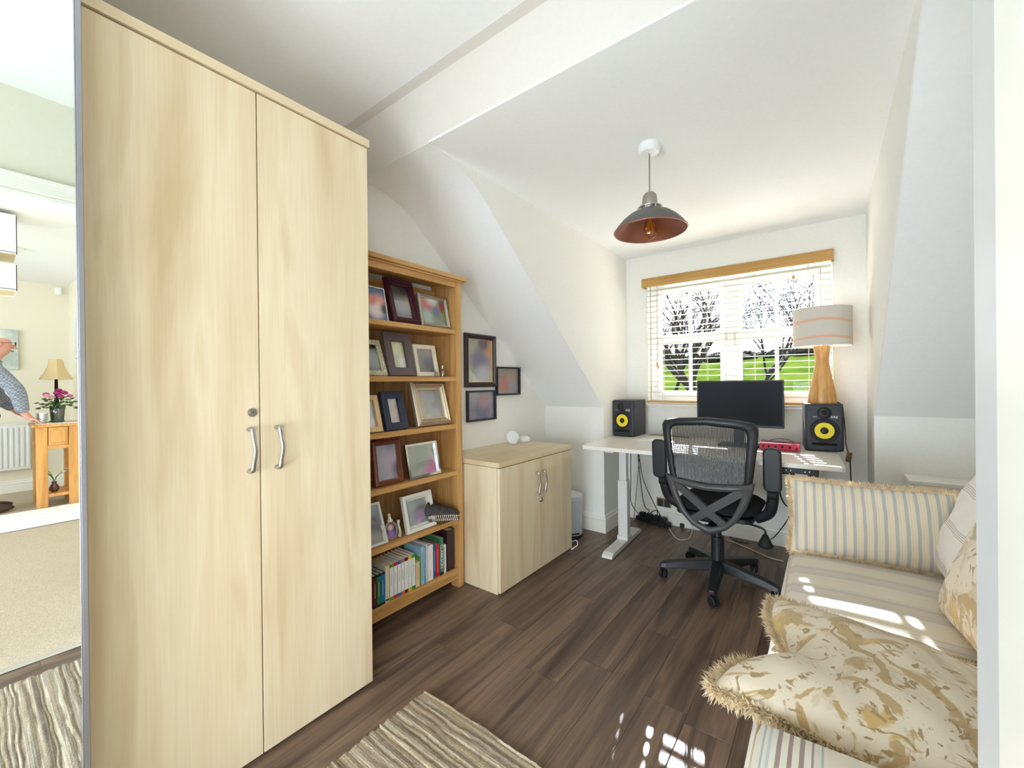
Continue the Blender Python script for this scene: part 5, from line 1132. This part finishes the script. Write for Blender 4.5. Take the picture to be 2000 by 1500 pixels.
# ------------------------------------------------------------------ outdoors
m_grass, nt, b = new_mat('meadow grass'); b.inputs['Roughness'].default_value = 1; b.inputs['Specular IOR Level'].default_value = 0
g1 = nt.nodes.new('ShaderNodeTexNoise'); g1.inputs['Scale'].default_value = .45; g1.inputs['Detail'].default_value = 8; nt.links.new(coords(nt, (1, .35, 1), rnd=False), g1.inputs['Vector'])
gr = ramp(nt, [(.3, lin(38, 52, 18)), (.5, lin(54, 70, 22)), (.7, lin(70, 80, 30))]); nt.links.new(g1.outputs['Fac'], gr.inputs['Fac']); nt.links.new(gr.outputs['Color'], b.inputs['Base Color'])
def ground(x_, y_): return -2.6 + max(0, y_-4)*.103 + .35*math.sin(x_*.11+1)*min(1, max(0, (y_-10)/30)) - max(0, y_-82)*.10
o = MB().grid(lambda u, v: (-90+170*u, 4.5+110*v, ground(-90+170*u, 4.5+110*v)), 50, 60).build('meadow', m_grass, None, smooth=True); tag(o, 'sloping green meadow rising beyond the window', 'grass', kind='stuff')
def tree(name, label, base, h, seed, spread, mat, leaves=None, levels=6, trunk=.22, twigs=3, lean=(0, 0), group='bare trees outside the window', first=.22):
    rnd = random.Random(seed); t = thing(name, label, 'tree', base, group=group); mb = MB(); lf = MB(); cnt = [0]
    def grow(p, d, L, r, lev):
        cnt[0] += 1
        if cnt[0] > 4200: return
        k = 4 if lev < 3 else 3; pts = [p]; q = p; dd = d.copy()
        for i in range(k):
            dd = (dd + Vector((rnd.gauss(0, .12), rnd.gauss(0, .12), rnd.gauss(.03, .07)))).normalized(); q = q + dd*(L/k); pts.append(q)
        rs = [r*(1-.38*i/k) for i in range(k+1)]; mb.tube(pts, rs, 7 if lev < 2 else (5 if lev < 4 else 3), cap=False)
        if leaves and lev >= levels-2:
            for _ in range(leaves):
                c = q + Vector((rnd.gauss(0, .09), rnd.gauss(0, .09), rnd.gauss(0, .09))); n_ = Vector((rnd.gauss(0, 1), rnd.gauss(0, 1), rnd.gauss(0, 1))).normalized(); a_ = n_.orthogonal().normalized()*.05; b2 = n_.cross(a_).normalized()*.03
                lf.add([c-a_, c-b2, c+a_, c+b2], [(0, 1, 2, 3)])
        if lev >= levels: return
        nb = twigs if lev else twigs+2
        for i in range(nb):
            f_ = rnd.uniform(.45, 1.0) if lev else rnd.uniform(.7, 1.0); j = min(k-1, int(f_*k)); pp = pts[j].lerp(pts[j+1], f_*k-j if f_ < 1 else 1)
            a = rnd.uniform(0, 2*PI); o_ = dd.orthogonal().normalized(); o_ = Matrix.Rotation(a, 3, dd) @ o_
            nd = (dd*rnd.uniform(.55, 1.0) + o_*spread*rnd.uniform(.6, 1.1)).normalized(); grow(pp, nd, L*rnd.uniform(.62, .82), r*rnd.uniform(.45, .64), lev+1)
    grow(Vector((0, 0, 0)), Vector((lean[0], lean[1], 1)).normalized(), h*first, trunk, 0)
    mb.build('branches', mat, t, smooth=True)
    if leaves: lf.build('leaves', M('dark evergreen leaf', (30, 38, 36), .7), t, kind='stuff')
    return t
m_bark = M('grey brown bark', (62, 55, 50), .9, nscale=6, namt=.3); m_bark2 = M('dark bark', (44, 40, 38), .9, nscale=6, namt=.3)
def base_at(px, dist):
    d = ray(px, 750); p = O + d*(dist/math.hypot(d.x, d.y)); return (p.x, p.y, ground(p.x, p.y)-.1)
tree('oak_tree', 'broad bare tree with forked grey trunks behind left window panes', base_at(1368, 19), 12.5, 11, .62, m_bark, levels=5, trunk=.24, first=.20, twigs=3)
tree('oak_tree', 'slim bare tree with leaning trunk beyond the broad one', base_at(1318, 34), 10, 23, .6, m_bark2, levels=4, trunk=.14, lean=(.15, 0), twigs=3)
tree('alder_tree', 'tree with sparse dark leaf clusters behind right window panes', base_at(1478, 20), 10.5, 31, .55, m_bark2, leaves=2, levels=5, trunk=.10, twigs=3, first=.26)
rh = random.Random(8); m_hedge = M('winter hedge', (40, 44, 34), .95, nscale=3, namt=.5)
hb = MB()
for i in range(60):
    px = 1180+i*8.5; d_ = rh.uniform(72, 80); bp = Vector(base_at(px, d_)); r_ = rh.uniform(.6, 1.25)
    hb.grid(lambda u, v: (lambda k_: (bp.x+r_*1.3*k_*math.cos(2*PI*u)*math.sin(PI*v), bp.y+r_*k_*math.sin(2*PI*u)*math.sin(PI*v), bp.z+r_*.55-r_*.62*k_*math.cos(PI*v)))(1+.18*math.sin(7*u*2*PI+i)*math.sin(5*v*PI)+rh.uniform(-.12, .12)), 18, 10, True)
o = hb.build('hedge', m_hedge, None); tag(o, 'dark winter hedge along the top of the meadow', 'hedge', kind='stuff')
